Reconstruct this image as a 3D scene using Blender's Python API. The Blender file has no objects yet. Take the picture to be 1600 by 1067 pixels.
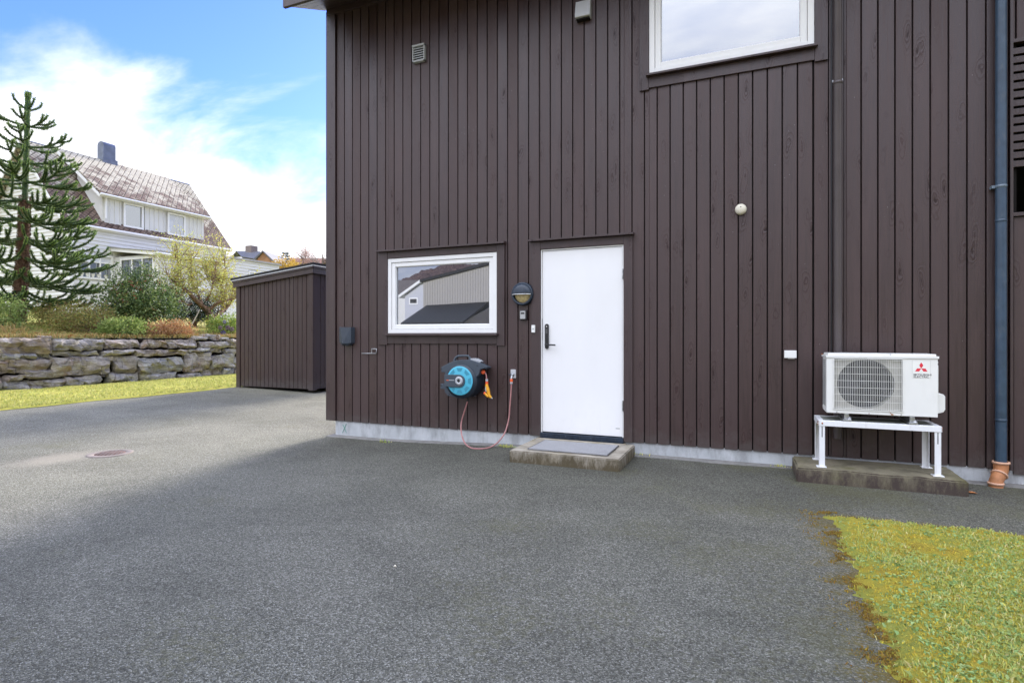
import bpy, bmesh, math, random
import numpy as np
from mathutils import Vector, Matrix, noise as mnoise
random.seed(7); rng = np.random.default_rng(7)
R = math.radians
scn = bpy.context.scene
COL = scn.collection

# ------------------------------------------------------------------ camera, sky, sun
F = 876.0; HY = 526.0; CXP = 800.0; H = 1.22
TH = math.atan(370/876); CT = math.cos(TH); ST = math.sin(TH)
WY = 5.85                                   # front face of the brown cladding
cam = bpy.data.cameras.new("camera"); camo = bpy.data.objects.new("camera", cam)
COL.objects.link(camo); scn.camera = camo
cam.sensor_width = 36; cam.lens = 36*F/1600; cam.shift_y = -(533.5-HY)/1600
cam.clip_start = 0.05; cam.clip_end = 3000
camo.location = (0, 0, H); camo.rotation_euler = (R(90), 0, TH)

SUN_EL = R(21); SUN_AZ = math.atan2(-0.12, 1)      # sun stands behind the houses
scn.view_settings.view_transform = 'Standard'; scn.view_settings.look = 'None'
scn.view_settings.exposure = 2.5; scn.view_settings.gamma = 1
w = bpy.data.worlds.new("World"); scn.world = w; w.use_nodes = True
nt = w.node_tree; nt.nodes.clear()
N = lambda t: nt.nodes.new(t)
L = lambda a, b: nt.links.new(a, b)
out = N('ShaderNodeOutputWorld'); bg = N('ShaderNodeBackground'); bg.inputs[1].default_value = 0.10
sky = N('ShaderNodeTexSky'); sky.sky_type = 'NISHITA'; sky.sun_disc = False
sky.sun_elevation = SUN_EL; sky.sun_rotation = SUN_AZ; sky.air_density = 1.0; sky.dust_density = 0.6; sky.ozone_density = 3.5
tc = N('ShaderNodeTexCoord')
sep = N('ShaderNodeSeparateXYZ'); L(tc.outputs['Generated'], sep.inputs[0])
# clouds laid on a flat deck: direction / height
zz = N('ShaderNodeMath'); zz.operation = 'MAXIMUM'; L(sep.outputs[2], zz.inputs[0]); zz.inputs[1].default_value = 0.0
za = N('ShaderNodeMath'); za.operation = 'ADD'; L(zz.outputs[0], za.inputs[0]); za.inputs[1].default_value = 0.28
dv = N('ShaderNodeVectorMath'); dv.operation = 'DIVIDE'
cmb = N('ShaderNodeCombineXYZ'); [L(za.outputs[0], cmb.inputs[i]) for i in range(3)]
L(tc.outputs['Generated'], dv.inputs[0]); L(cmb.outputs[0], dv.inputs[1])
mp = N('ShaderNodeMapping'); mp.inputs['Rotation'].default_value = (0, 0, R(35)); mp.inputs['Scale'].default_value = (1.0, 1.9, 1.0)
mp.inputs['Location'].default_value = (2.3, 0.4, 0)
L(dv.outputs[0], mp.inputs[0])
n1 = N('ShaderNodeTexNoise'); n1.inputs['Scale'].default_value = 1.7; n1.inputs['Detail'].default_value = 9; n1.inputs['Roughness'].default_value = .56; n1.inputs['Distortion'].default_value = .35
L(mp.outputs[0], n1.inputs[0])
# more cloud low down
mrz = N('ShaderNodeMapRange'); L(sep.outputs[2], mrz.inputs[0])
mrz.inputs[1].default_value = 0.04; mrz.inputs[2].default_value = 0.46; mrz.inputs[3].default_value = 0.56; mrz.inputs[4].default_value = -0.20
bk = N('ShaderNodeMapRange'); L(sep.outputs[1], bk.inputs[0]); bk.inputs[1].default_value = .25; bk.inputs[2].default_value = -.25; bk.inputs[3].default_value = 0; bk.inputs[4].default_value = .6
a0_ = N('ShaderNodeMath'); a0_.operation = 'ADD'; L(n1.outputs[0], a0_.inputs[0]); L(mrz.outputs[0], a0_.inputs[1])
ad = N('ShaderNodeMath'); ad.operation = 'ADD'; L(a0_.outputs[0], ad.inputs[0]); L(bk.outputs[0], ad.inputs[1])
mr = N('ShaderNodeMapRange'); mr.interpolation_type = 'SMOOTHSTEP'; L(ad.outputs[0], mr.inputs[0]); mr.inputs[1].default_value = .44; mr.inputs[2].default_value = .80
mr.inputs[4].default_value = .97
mix = N('ShaderNodeMix'); mix.data_type = 'RGBA'; L(mr.outputs[0], mix.inputs[0])
tint = N('ShaderNodeMix'); tint.data_type = 'RGBA'; tint.blend_type = 'MULTIPLY'; tint.inputs[0].default_value = 1
L(sky.outputs[0], tint.inputs[6]); tint.inputs[7].default_value = (.31, .38, .79, 1); L(tint.outputs[2], mix.inputs[6])
# thin high overcast covers the southern half of the sky, away from the low sun
mb_ = N('ShaderNodeMapRange'); mb_.interpolation_type = 'SMOOTHSTEP'; L(sep.outputs[1], mb_.inputs[0]); mb_.inputs[1].default_value = .30; mb_.inputs[2].default_value = -.35
back = N('ShaderNodeMix'); back.data_type = 'RGBA'; L(mb_.outputs[0], back.inputs[0]); back.inputs[6].default_value = (2.9, 2.9, 2.95, 1)
n2 = N('ShaderNodeTexNoise'); n2.inputs['Scale'].default_value = 2.6; n2.inputs['Detail'].default_value = 7; L(mp.outputs[0], n2.inputs[0])
cr = N('ShaderNodeValToRGB'); cr.color_ramp.elements[0].position = .50; cr.color_ramp.elements[0].color = (3.5, 3.8, 4.7, 1); cr.color_ramp.elements[1].position = .78; cr.color_ramp.elements[1].color = (6.9, 6.6, 6.1, 1)
L(n2.outputs[0], cr.inputs[0]); hb = N('ShaderNodeMapRange'); L(sep.outputs[2], hb.inputs[0]); hb.inputs[1].default_value = .30; hb.inputs[2].default_value = .85; hb.inputs[3].default_value = .52; hb.inputs[4].default_value = 1.7
hm_ = N('ShaderNodeVectorMath'); hm_.operation = 'SCALE'; L(cr.outputs[0], hm_.inputs[0]); L(hb.outputs[0], hm_.inputs['Scale']); L(hm_.outputs[0], back.inputs[7]); L(back.outputs[2], mix.inputs[7])
L(mix.outputs[2], bg.inputs[0]); L(bg.outputs[0], out.inputs[0])

sl = bpy.data.lights.new("sun", 'SUN'); sl.energy = 1.7; sl.angle = R(17.0); sl.color = (1, .93, .82)
so = bpy.data.objects.new("sun", sl); COL.objects.link(so)
so.rotation_euler = Vector((0.12*math.cos(SUN_EL), -math.cos(SUN_EL), -math.sin(SUN_EL))).to_track_quat('-Z', 'Y').to_euler()
so.location = (0, 20, 20)

# ------------------------------------------------------------------ photo measurements -> places
def ray(px, py):
    u = (px-CXP)/F; v = (HY-py)/F
    return u*CT-ST, u*ST+CT, v
def PY(px, py, Y=WY):
    x, y, z = ray(px, py); t = Y/y; return Vector((x*t, Y, H+z*t))
def PX(px, py, X):
    x, y, z = ray(px, py); t = X/x; return Vector((X, y*t, H+z*t))
def PZ(px, py, Z=0):
    x, y, z = ray(px, py); t = (Z-H)/z; return Vector((x*t, y*t, Z))

# ------------------------------------------------------------------ helpers
def sm(a, b, x):
    t = min(1, max(0, (x-a)/(b-a))); return t*t*(3-2*t)
def link(o, parent=None):
    COL.objects.link(o)
    if parent is not None:
        o.parent = parent
        o.matrix_parent_inverse = Matrix.Translation(parent.location).inverted() if parent.rotation_euler.z == 0 else parent.matrix_basis.inverted()
    return o
def tag(o, label=None, cat=None, group=None, kind=None):
    if label: o['label'] = label
    if cat: o['category'] = cat
    if group: o['group'] = group
    if kind: o['kind'] = kind
    return o
def thing(name, label, cat, loc=(0, 0, 0), group=None):
    o = bpy.data.objects.new(name, None); COL.objects.link(o); o.location = loc; o.empty_display_size = .2
    return tag(o, label, cat, group)
class MB:
    def __init__(s): s.v = []; s.f = []; s.m = []; s.mi = 0; s.smooth = []
    def add(s, vs, fs, smooth=False):
        b = len(s.v); s.v += [tuple(v) for v in vs]
        for f in fs: s.f.append(tuple(b+i for i in f)); s.m.append(s.mi); s.smooth.append(smooth)
    def box(s, x0, x1, y0, y1, z0, z1, bev=0.0):
        if bev <= 0:
            vs = [(x, y, z) for x in (x0, x1) for y in (y0, y1) for z in (z0, z1)]
            s.add(vs, [(0, 1, 3, 2), (4, 6, 7, 5), (0, 4, 5, 1), (2, 3, 7, 6), (0, 2, 6, 4), (1, 5, 7, 3)]); return
        bm = bmesh.new(); bmesh.ops.create_cube(bm, size=1)
        for v in bm.verts: v.co = Vector((x0+(v.co.x+.5)*(x1-x0), y0+(v.co.y+.5)*(y1-y0), z0+(v.co.z+.5)*(z1-z0)))
        bmesh.ops.bevel(bm, geom=bm.edges[:]+bm.verts[:], offset=bev, segments=2, affect='EDGES', profile=.6)
        s.bm(bm)
    def bm(s, bm, smooth=False, M=None):
        bm.verts.ensure_lookup_table()
        if M is not None: bm.transform(M)
        s.add([v.co.copy() for v in bm.verts], [[v.index for v in f.verts] for f in bm.faces], smooth); bm.free()
    def prism(s, poly, y0, y1, bev=0.0, axis='Y', smooth=False):
        """poly of (a,b); extruded along axis"""
        bm = bmesh.new()
        def mk(a, b, c):
            return (a, c, b) if axis == 'Y' else ((c, a, b) if axis == 'X' else (a, b, c))
        vs = [bm.verts.new(mk(a, b, y0)) for a, b in poly]
        f = bm.faces.new(vs)
        r = bmesh.ops.extrude_face_region(bm, geom=[f])
        d = Vector(mk(0, 0, y1-y0))
        bmesh.ops.translate(bm, verts=[v for v in r['geom'] if isinstance(v, bmesh.types.BMVert)], vec=d)
        bmesh.ops.recalc_face_normals(bm, faces=bm.faces)
        if bev > 0: bmesh.ops.bevel(bm, geom=bm.edges[:], offset=bev, segments=2, affect='EDGES', profile=.6, clamp_overlap=True)
        s.bm(bm, smooth)
    def tube(s, pts, r, seg=10, cap=True, smooth=True):
        pts = [Vector(p) for p in pts]; n = len(pts)
        rs = r if isinstance(r, (list, tuple)) else [r]*n
        t0 = (pts[1]-pts[0]).normalized()
        up = Vector((0, 0, 1)) if abs(t0.z) < .9 else Vector((1, 0, 0))
        a = t0.cross(up).normalized(); vs = []
        for i in range(n):
            t = (pts[min(i+1, n-1)]-pts[max(i-1, 0)]).normalized()
            a = (a-t*a.dot(t)).normalized(); b = t.cross(a)
            for k in range(seg):
                an = 2*math.pi*k/seg; vs.append(pts[i]+(a*math.cos(an)+b*math.sin(an))*rs[i])
        fs = [(i*seg+k, i*seg+(k+1) % seg, (i+1)*seg+(k+1) % seg, (i+1)*seg+k) for i in range(n-1) for k in range(seg)]
        s.add(vs, fs, smooth)
        if cap: s.add(vs[:seg], [tuple(range(seg))[::-1]]); s.add(vs[-seg:], [tuple(range(seg))])
    def cyl(s, p0, p1, r, seg=24): s.tube([p0, p1], r, seg)
    def lathe(s, prof, origin, axis=(0, -1, 0), seg=32, smooth=True):
        """prof: (r, h) along axis"""
        ax = Vector(axis).normalized(); up = Vector((0, 0, 1)) if abs(ax.z) < .9 else Vector((1, 0, 0))
        a = ax.cross(up).normalized(); b = ax.cross(a); o = Vector(origin); vs = []
        for r, h in prof:
            for k in range(seg):
                an = 2*math.pi*k/seg; vs.append(o+ax*h+(a*math.cos(an)+b*math.sin(an))*r)
        n = len(prof)
        s.add(vs, [(i*seg+k, (i+1)*seg+k, (i+1)*seg+(k+1) % seg, i*seg+(k+1) % seg) for i in range(n-1) for k in range(seg)], smooth)
    def build(s, name, mats, parent=None, auto=35):
        me = bpy.data.meshes.new(name); me.from_pydata(s.v, [], s.f)
        if not isinstance(mats, (list, tuple)): mats = [mats]
        for m in mats: me.materials.append(m)
        me.polygons.foreach_set('material_index', s.m); me.polygons.foreach_set('use_smooth', s.smooth)
        me.update(); me.validate()
        bm = bmesh.new(); bm.from_mesh(me); bmesh.ops.recalc_face_normals(bm, faces=bm.faces); bm.to_mesh(me); bm.free()
        o = bpy.data.objects.new(name, me); return link(o, parent)
def build_each(mb, name, mats, parent):
    par = list(range(len(mb.v)))
    def find(a):
        while par[a] != a: par[a] = par[par[a]]; a = par[a]
        return a
    for f in mb.f:
        for v in f[1:]: par[find(v)] = find(f[0])
    comps = {}
    for i, f in enumerate(mb.f): comps.setdefault(find(f[0]), []).append(i)
    out_ = []
    for fl in comps.values():
        m2 = MB(); mp_ = {}
        for i in fl:
            for v in mb.f[i]:
                if v not in mp_: mp_[v] = len(m2.v); m2.v.append(mb.v[v])
            m2.f.append(tuple(mp_[v] for v in mb.f[i])); m2.m.append(mb.m[i]); m2.smooth.append(mb.smooth[i])
        out_.append(m2.build(name, mats, parent))
    return out_
def fastmesh(name, V, Fc, mats, parent=None, mi=None, smooth=False):
    """V (n,3), Fc (m,k) numpy arrays of equal-sided faces"""
    me = bpy.data.meshes.new(name); k = Fc.shape[1]
    me.vertices.add(len(V)); me.vertices.foreach_set('co', V.astype(np.float32).ravel())
    me.loops.add(Fc.size); me.loops.foreach_set('vertex_index', Fc.astype(np.int32).ravel())
    me.polygons.add(len(Fc)); me.polygons.foreach_set('loop_start', np.arange(0, Fc.size, k, dtype=np.int32))
    me.polygons.foreach_set('use_smooth', np.full(len(Fc), smooth))
    if not isinstance(mats, (list, tuple)): mats = [mats]
    for m in mats: me.materials.append(m)
    if mi is not None: me.polygons.foreach_set('material_index', mi.astype(np.int32))
    me.update(calc_edges=True); me.validate()
    o = bpy.data.objects.new(name, me); return link(o, parent)
def text_mesh(txt, size, loc, extrude, m, name, parent, scale_x=1, align='LEFT', bold=0.0):
    cu = bpy.data.curves.new('t', 'FONT'); cu.body = txt; cu.size = size; cu.extrude = extrude; cu.align_x = align; cu.offset = bold
    o = bpy.data.objects.new('t', cu); COL.objects.link(o)
    me = bpy.data.meshes.new_from_object(o.evaluated_get(bpy.context.evaluated_depsgraph_get())); bpy.data.objects.remove(o)
    me.transform(Matrix.Translation(loc) @ Matrix.Rotation(R(90), 4, 'X') @ Matrix.Diagonal((scale_x, 1, 1, 1)))
    me.materials.clear(); me.materials.append(m); me.name = name
    return link(bpy.data.objects.new(name, me), parent)

# ------------------------------------------------------------------ materials
class Mat:
    def __init__(s, name, rough=.6, spec=.5, metal=0):
        s.m = bpy.data.materials.new(name); s.m.use_nodes = True; s.nt = s.m.node_tree
        s.b = s.nt.nodes['Principled BSDF']; s.b.inputs['Roughness'].default_value = rough
        s.b.inputs['Specular IOR Level'].default_value = spec; s.b.inputs['Metallic'].default_value = metal
        s.tc = None
    def n(s, t, **k):
        x = s.nt.nodes.new(t)
        for a, b in k.items(): setattr(x, a, b)
        return x
    def l(s, a, b): s.nt.links.new(a, b)
    def co(s, scale=(1, 1, 1), obj=None, src='Object', loc=None):
        if s.tc is None: s.tc = s.n('ShaderNodeTexCoord')
        m = s.n('ShaderNodeMapping'); m.inputs['Scale'].default_value = scale
        s.l(s.tc.outputs[src], m.inputs[0])
        if loc is not None: s.l(loc, m.inputs['Location'])
        return m.outputs[0]
    def noise(s, co, scale, detail=4, rough=.55, dist=0):
        x = s.n('ShaderNodeTexNoise'); x.inputs['Scale'].default_value = scale; x.inputs['Detail'].default_value = detail
        x.inputs['Roughness'].default_value = rough; x.inputs['Distortion'].default_value = dist; s.l(co, x.inputs['Vector']); return x.outputs[0]
    def vor(s, co, scale, feature='F1', outp=0, rnd=1):
        x = s.n('ShaderNodeTexVoronoi'); x.feature = feature; x.inputs['Scale'].default_value = scale; x.inputs['Randomness'].default_value = rnd
        s.l(co, x.inputs['Vector']); return x.outputs[outp]
    def ramp(s, f, stops, interp='LINEAR'):
        x = s.n('ShaderNodeValToRGB'); x.color_ramp.interpolation = interp; e = x.color_ramp.elements
        while len(e) < len(stops): e.new(.5)
        for el, (p, c) in zip(e, stops):
            el.position = p; el.color = (*c, 1) if isinstance(c, (tuple, list)) else (c, c, c, 1)
        s.l(f, x.inputs[0]); return x.outputs[0]
    def mr(s, f, a, b, c=0, d=1, smooth=False):
        x = s.n('ShaderNodeMapRange'); s.l(f, x.inputs[0])
        if smooth: x.interpolation_type = 'SMOOTHSTEP'
        for i, v in enumerate((a, b, c, d)): x.inputs[i+1].default_value = v
        return x.outputs[0]
    def math(s, op, a, b=0.0, c=0.0):
        x = s.n('ShaderNodeMath'); x.operation = op
        for i, v in enumerate((a, b, c)):
            if hasattr(v, 'links'): s.l(v, x.inputs[i])
            else: x.inputs[i].default_value = v
        return x.outputs[0]
    def mix(s, f, a, b, mode='MIX'):
        x = s.n('ShaderNodeMix'); x.data_type = 'RGBA'; x.blend_type = mode
        for i, v in ((0, f), (6, a), (7, b)):
            if hasattr(v, 'links'): s.l(v, x.inputs[i])
            elif i == 0: x.inputs[0].default_value = v
            else: x.inputs[i].default_value = (*v, 1) if isinstance(v, tuple) else (v, v, v, 1)
        return x.outputs[2]
    def color(s, c):
        if hasattr(c, 'links'): s.l(c, s.b.inputs['Base Color'])
        else: s.b.inputs['Base Color'].default_value = (*c, 1)
        return s
    def bump(s, h, dist=.01, strength=1.0):
        x = s.n('ShaderNodeBump'); x.inputs['Strength'].default_value = strength; x.inputs['Distance'].default_value = dist
        s.l(h, x.inputs['Height'])
        if s.b.inputs['Normal'].links: s.l(s.b.inputs['Normal'].links[0].from_socket, x.inputs['Normal'])
        s.l(x.outputs[0], s.b.inputs['Normal']); return s
    def isl(s): return s.n('ShaderNodeNewGeometry').outputs['Random Per Island']
    def xyz(s):
        if s.tc is None: s.tc = s.n('ShaderNodeTexCoord')
        x = s.n('ShaderNodeSeparateXYZ'); s.l(s.tc.outputs['Object'], x.inputs[0]); return x.outputs

def plain(name, c, rough=.6, spec=.5, metal=0, var=.12, scale=9, bump=0, dirt=None):
    m = Mat(name, rough, spec, metal); co = m.co()
    f = m.noise(co, scale, 5)
    a = tuple(x*(1-var) for x in c); b = tuple(min(1, x*(1+var)) for x in c)
    col = m.ramp(f, [(.3, a), (.7, b)])
    if dirt:
        g = m.noise(m.co((1, 1, .35)), scale*1.7, 6, .65)
        col = m.mix(m.mr(g, .55, .8, 0, .6), col, dirt)
    m.color(col)
    if bump: m.bump(m.noise(co, scale*14, 3), bump)
    return m.m

def cladding(name, c, pitch=.128, x0=-4.958, axis=0, grain=1.0, fade=.16, rough=.47):
    m = Mat(name, rough, .62); X = m.xyz()
    idx = m.math('FLOOR', m.math('DIVIDE', m.math('SUBTRACT', X[axis], x0), pitch))
    wn = m.n('ShaderNodeTexWhiteNoise'); wn.noise_dimensions = '1D'; m.l(idx, wn.inputs['W'])
    off = m.n('ShaderNodeCombineXYZ'); m.l(m.math('MULTIPLY', wn.outputs[0], 37), off.inputs[2]); m.l(m.math('MULTIPLY', wn.outputs[0], 9), off.inputs[1])
    grainf = m.noise(m.co((60, 60, 1.6), loc=off.outputs[0]), 1.6, 5, .6, .6)
    saw = m.noise(m.co((3, 3, 240), loc=off.outputs[0]), 1.0, 3, .6)
    kn_ = m.n('ShaderNodeTexNoise'); kn_.inputs['Scale'].default_value = 7; kn_.inputs['Detail'].default_value = 4; m.l(m.co((1.2, 1.2, .8), loc=off.outputs[0]), kn_.inputs['Vector'])
    wv = m.n('ShaderNodeVectorMath', operation='MULTIPLY_ADD'); m.l(kn_.outputs[1], wv.inputs[0]); wv.inputs[1].default_value = (.55, .55, .30); kc_ = m.co((5.6, 5.4, 2.0), loc=off.outputs[0]); rt_ = m.n('ShaderNodeVectorRotate'); rt_.rotation_type = 'Y_AXIS'; m.l(kc_, rt_.inputs['Vector']); m.l(m.math('MULTIPLY', m.math('SUBTRACT', wn.outputs[0], .5), 1.5), rt_.inputs['Angle']); rs_ = m.n('ShaderNodeMapping'); rs_.inputs['Scale'].default_value = (1.25, 1, .8); m.l(rt_.outputs[0], rs_.inputs[0]); m.l(rs_.outputs[0], wv.inputs[2])
    knotv = m.vor(wv.outputs[0], 1.15)
    knot = m.mr(knotv, .035, .105, 1, 0, True)
    swirl = m.math('SINE', m.math('MULTIPLY', knotv, 60))
    swm = m.math('MULTIPLY', m.mr(knotv, .10, .42, 1, 0), swirl)
    wide = m.noise(m.co((1, 1, 1)), 1.3, 4)
    col = m.mix(m.mr(grainf, .3, .7), tuple(x*.66 for x in c), tuple(x*1.28 for x in c))
    col = m.mix(m.mr(wn.outputs[0], 0, 1, 0, fade*2), col, tuple(x*1.7 for x in c))
    col = m.mix(m.mr(wide, .35, .75, 0, .25), col, tuple(x*1.5 for x in c))
    col = m.mix(m.math('MULTIPLY', knot, .7), col, tuple(x*.45 for x in c))
    col = m.mix(m.math('MULTIPLY', m.mr(swm, .2, .9), .25), col, tuple(x*.5 for x in c))
    # tiny pale scuffs
    sp = m.vor(m.co((1, 1, .5)), 26); spn = m.noise(m.co(), 3.1, 2)
    col = m.mix(m.math('MULTIPLY', m.mr(sp, .035, .055, 1, 0), m.mr(spn, .52, .6)), col, (.30, .28, .27))
    strk = m.noise(m.co((5, 5, .5)), 1.5, 7, .7)
    col = m.mix(m.mr(strk, .5, .72, 0, .35), col, tuple(x*1.9+.004 for x in c))
    spl = m.math('ADD', m.mr(X[2], .12, .55, .30, -.25), m.noise(m.co((2, 2, 3)), 3.0, 7, .75))
    col = m.mix(m.mr(spl, .62, .85, 0, .5), col, (.075, .066, .060))
    m.color(col)
    m.l(m.mr(m.math('ADD', grainf, m.math('MULTIPLY', m.math('SUBTRACT', wn.outputs[0], .5), .5)), .2, .8, rough-.10, rough+.16), m.b.inputs['Roughness'])
    m.l(m.mr(m.math('ADD', knot, m.math('MULTIPLY', m.math('MAXIMUM', swm, 0), .8)), 0, 1, .66, .30), m.b.inputs['Specular IOR Level'])
    m.bump(m.math('ADD', m.math('MULTIPLY', saw, .55*grain), m.math('MULTIPLY', grainf, .6)), .0022, .7)
    m.bump(m.math('ADD', m.math('MULTIPLY', knot, -1.0), m.math('MULTIPLY', swm, .22)), .003, .8)
    return m.m

BR = (.0385, .0200, .0182)
M = {}
M['clad'] = cladding('brown_stained_boards', BR)
M['trim'] = cladding('brown_trim_boards', (.038, .021, .020), pitch=.9, x0=-30.3, fade=0)
M['groove'] = plain('dark_groove', (.008, .006, .0055), .8, .2)
M['shedclad'] = cladding('shed_boards', (.037, .0195, .0165), pitch=.127, x0=-11.2, fade=.06, rough=.62)
M['white_frame'] = plain('white_painted_frame', (.80, .80, .78), .35, .5, var=.02)
def _door():
    m = Mat('white_door_paint', .38, .5); f = m.noise(m.co((1, 1, .5)), 2.2, 6, .6)
    col = m.ramp(f, [(.3, (.79, .79, .78)), (.7, (.83, .83, .83))])
    X = m.xyz(); low = m.mr(X[2], .16, .75, 1, 0, True)
    dn = m.noise(m.co((1, 1, .6)), 17, 8, .72)
    col = m.mix(m.math('MULTIPLY', m.mr(dn, .52, .75), m.math('MULTIPLY', low, .16)), col, (.50, .48, .43))
    m.color(col); m.bump(m.noise(m.co(), 60, 2), .0006, .3); return m.m
M['door'] = _door()
M['black'] = plain('black_plastic', (.012, .013, .015), .35, .5)
M['blackmatt'] = plain('black_bitumen', (.014, .014, .015), .7, .4, bump=.002)
def glass(name, refl=.72, tint=(.80, .86, .97)):
    m = Mat(name, .0, .5); nt = m.nt
    g = m.n('ShaderNodeBsdfGlossy'); g.inputs['Roughness'].default_value = .004; g.inputs[0].default_value = (*tint, 1)
    x = m.n('ShaderNodeTexCoord'); nz = m.noise(m.co(), 1.1, 2, .4); bp = m.n('ShaderNodeBump'); bp.inputs['Distance'].default_value = .0012; bp.inputs['Strength'].default_value = .25
    m.l(nz, bp.inputs['Height']); m.l(bp.outputs[0], g.inputs['Normal'])
    d = m.b; d.inputs['Base Color'].default_value = (.02, .022, .024, 1); d.inputs['Roughness'].default_value = .05
    mx = m.n('ShaderNodeMixShader'); mx.inputs[0].default_value = refl; m.l(d.outputs[0], mx.inputs[1]); m.l(g.outputs[0], mx.inputs[2])
    m.l(mx.outputs[0], nt.nodes['Material Output'].inputs[0]); return m.m
M['glass'] = glass('reflecting_pane', .33)
M['glass2'] = glass('far_pane', .35, (.8, .85, .9))
def _conc(name, a, b, stain, amt=.5, sc=6, moss=None):
    m = Mat(name, .85, .25); co = m.co()
    col = m.ramp(m.noise(co, sc, 8, .62), [(.3, a), (.7, b)])
    st = m.noise(m.co((1.6, 1.6, .5)), sc*.9, 8, .7)
    col = m.mix(m.mr(st, .48, .66, 0, amt), col, stain)
    if moss: col = m.mix(m.mr(m.noise(m.co((1, 1, 1)), sc*.6, 6, .6), .48, .68, 0, .75), col, moss)
    pit = m.vor(co, 55); col = m.mix(m.mr(pit, .05, .14, .5, 0), col, tuple(x*.4 for x in a))
    m.color(col); m.bump(m.noise(co, 70, 5, .7), .004, .7); return m
M['found'] = _conc('painted_foundation', (.40, .42, .43), (.52, .54, .55), (.17, .17, .165), .5, 5).m
M['footing'] = _conc('footing_concrete', (.17, .165, .155), (.26, .25, .23), (.11, .105, .095), .6, 9).m
def _slab(name, topa, topb, mossc, side):
    m = _conc(name, topa, topb, tuple(x*.55 for x in topa), .6, 5, mossc)
    base = m.b.inputs['Base Color'].links[0].from_socket
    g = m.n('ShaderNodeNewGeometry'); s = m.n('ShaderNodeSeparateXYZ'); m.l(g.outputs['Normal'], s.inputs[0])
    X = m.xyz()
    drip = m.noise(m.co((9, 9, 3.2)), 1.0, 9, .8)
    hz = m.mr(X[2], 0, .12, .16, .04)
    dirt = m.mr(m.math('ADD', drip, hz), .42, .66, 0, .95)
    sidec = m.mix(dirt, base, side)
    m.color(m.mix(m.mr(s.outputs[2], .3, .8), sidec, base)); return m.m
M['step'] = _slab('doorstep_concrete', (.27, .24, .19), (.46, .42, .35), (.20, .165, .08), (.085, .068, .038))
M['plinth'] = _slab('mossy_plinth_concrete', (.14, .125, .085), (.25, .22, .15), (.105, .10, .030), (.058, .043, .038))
M['dsp'] = plain('blue_grey_pipe', (.034, .062, .098), .32, .5, var=.2, scale=14, dirt=(.12, .13, .14))
M['dspring'] = plain('pipe_bracket', (.13, .17, .21), .4, .5)
M['clay'] = plain('clay_pipe', (.40, .17, .07), .6, .4, var=.2, scale=25, bump=.001)
M['clayrim'] = plain('clay_rim', (.60, .36, .24), .6, .4, var=.15, scale=25)
M['brownpipe'] = plain('brown_enamel_pipe', (.085, .070, .070), .38, .5, var=.1, scale=6)
M['ac'] = plain('heat_pump_enamel', (.78, .78, .745), .4, .5, var=.03, scale=5, dirt=(.70, .69, .64))
M['acgrille'] = plain('heat_pump_grille', (.74, .74, .70), .5, .4, var=.05)
M['acdark'] = plain('fan_housing', (.016, .017, .022), .55, .4, var=.3, scale=20)
M['acrecess'] = plain('grille_recess', (.42, .41, .37), .6, .4, var=.15, scale=20)
M['red'] = plain('emblem_red', (.70, .035, .06), .45, .4, var=.05)
M['ink'] = plain('sticker_ink', (.03, .03, .035), .5, .4)
M['stick'] = plain('sticker_white', (.80, .80, .76), .4, .4, var=.02)
M['rust'] = plain('rust', (.28, .09, .02), .85, .2, var=.5, scale=60)
M['galv'] = plain('galvanised_steel', (.42, .43, .44), .35, .5, .8, var=.3, scale=40)
M['standwhite'] = plain('stand_white_paint', (.78, .79, .80), .4, .5, var=.04, scale=15, dirt=(.55, .50, .42))
M['sheet'] = plain('stand_sheet', (.22, .23, .20), .6, .3, .0, var=.2, scale=20)
M['reel'] = plain('slate_blue_plastic', (.050, .066, .085), .42, .5, var=.1, scale=10)
M['reeldark'] = plain('dark_blue_plastic', (.014, .024, .036), .42, .5, var=.1, scale=10)
M['cyan'] = plain('turquoise_plastic', (.075, .43, .58), .38, .5, var=.06, scale=6)
M['cyan2'] = plain('turquoise_recess', (.040, .26, .37), .45, .5, var=.06, scale=6)
M['lgrey'] = plain('light_grey_plastic', (.42, .44, .46), .4, .5, var=.06)
M['orange'] = plain('orange_plastic', (.82, .12, .03), .4, .5, var=.05)
M['yellow'] = plain('yellow_plastic', (.80, .38, .02), .4, .5, var=.08, scale=30)
M['hose'] = plain('pink_hose', (.42, .20, .19), .45, .5, var=.15, scale=30)
M['navy'] = plain('navy_lamp_metal', (.016, .027, .044), .32, .5, var=.15, scale=20)
M['brass'] = plain('amber_lamp_glass', (.50, .40, .19), .25, .6, var=.3, scale=50)
M['alu'] = plain('aluminium', (.55, .56, .57), .3, .5, .6, var=.2, scale=50)
M['cream'] = plain('cream_plastic', (.66, .62, .50), .45, .5, var=.04)
M['vent'] = plain('grey_vent_plastic', (.40, .41, .40), .5, .4, var=.08)
M['ventw'] = plain('pale_vent_plastic', (.50, .51, .52), .5, .4, var=.05)
M['kick'] = plain('threshold_metal', (.016, .028, .050), .35, .6, .3, var=.4, scale=30, dirt=(.16, .17, .18))
M['wood'] = plain('raw_wood', (.32, .27, .18), .8, .3, var=.2, scale=20)
def _mat():
    m = Mat('rib_mat', .9, .2); co = m.co()
    f = m.vor(co, 210); c = m.ramp(f, [(.1, (.17, .17, .175)), (.5, (.38, .38, .39))])
    c = m.mix(m.mr(m.noise(co, 7, 4), .4, .7, 0, .4), c, (.30, .30, .30)); m.color(c); m.bump(f, .004); return m.m
M['mat'] = _mat()
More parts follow.
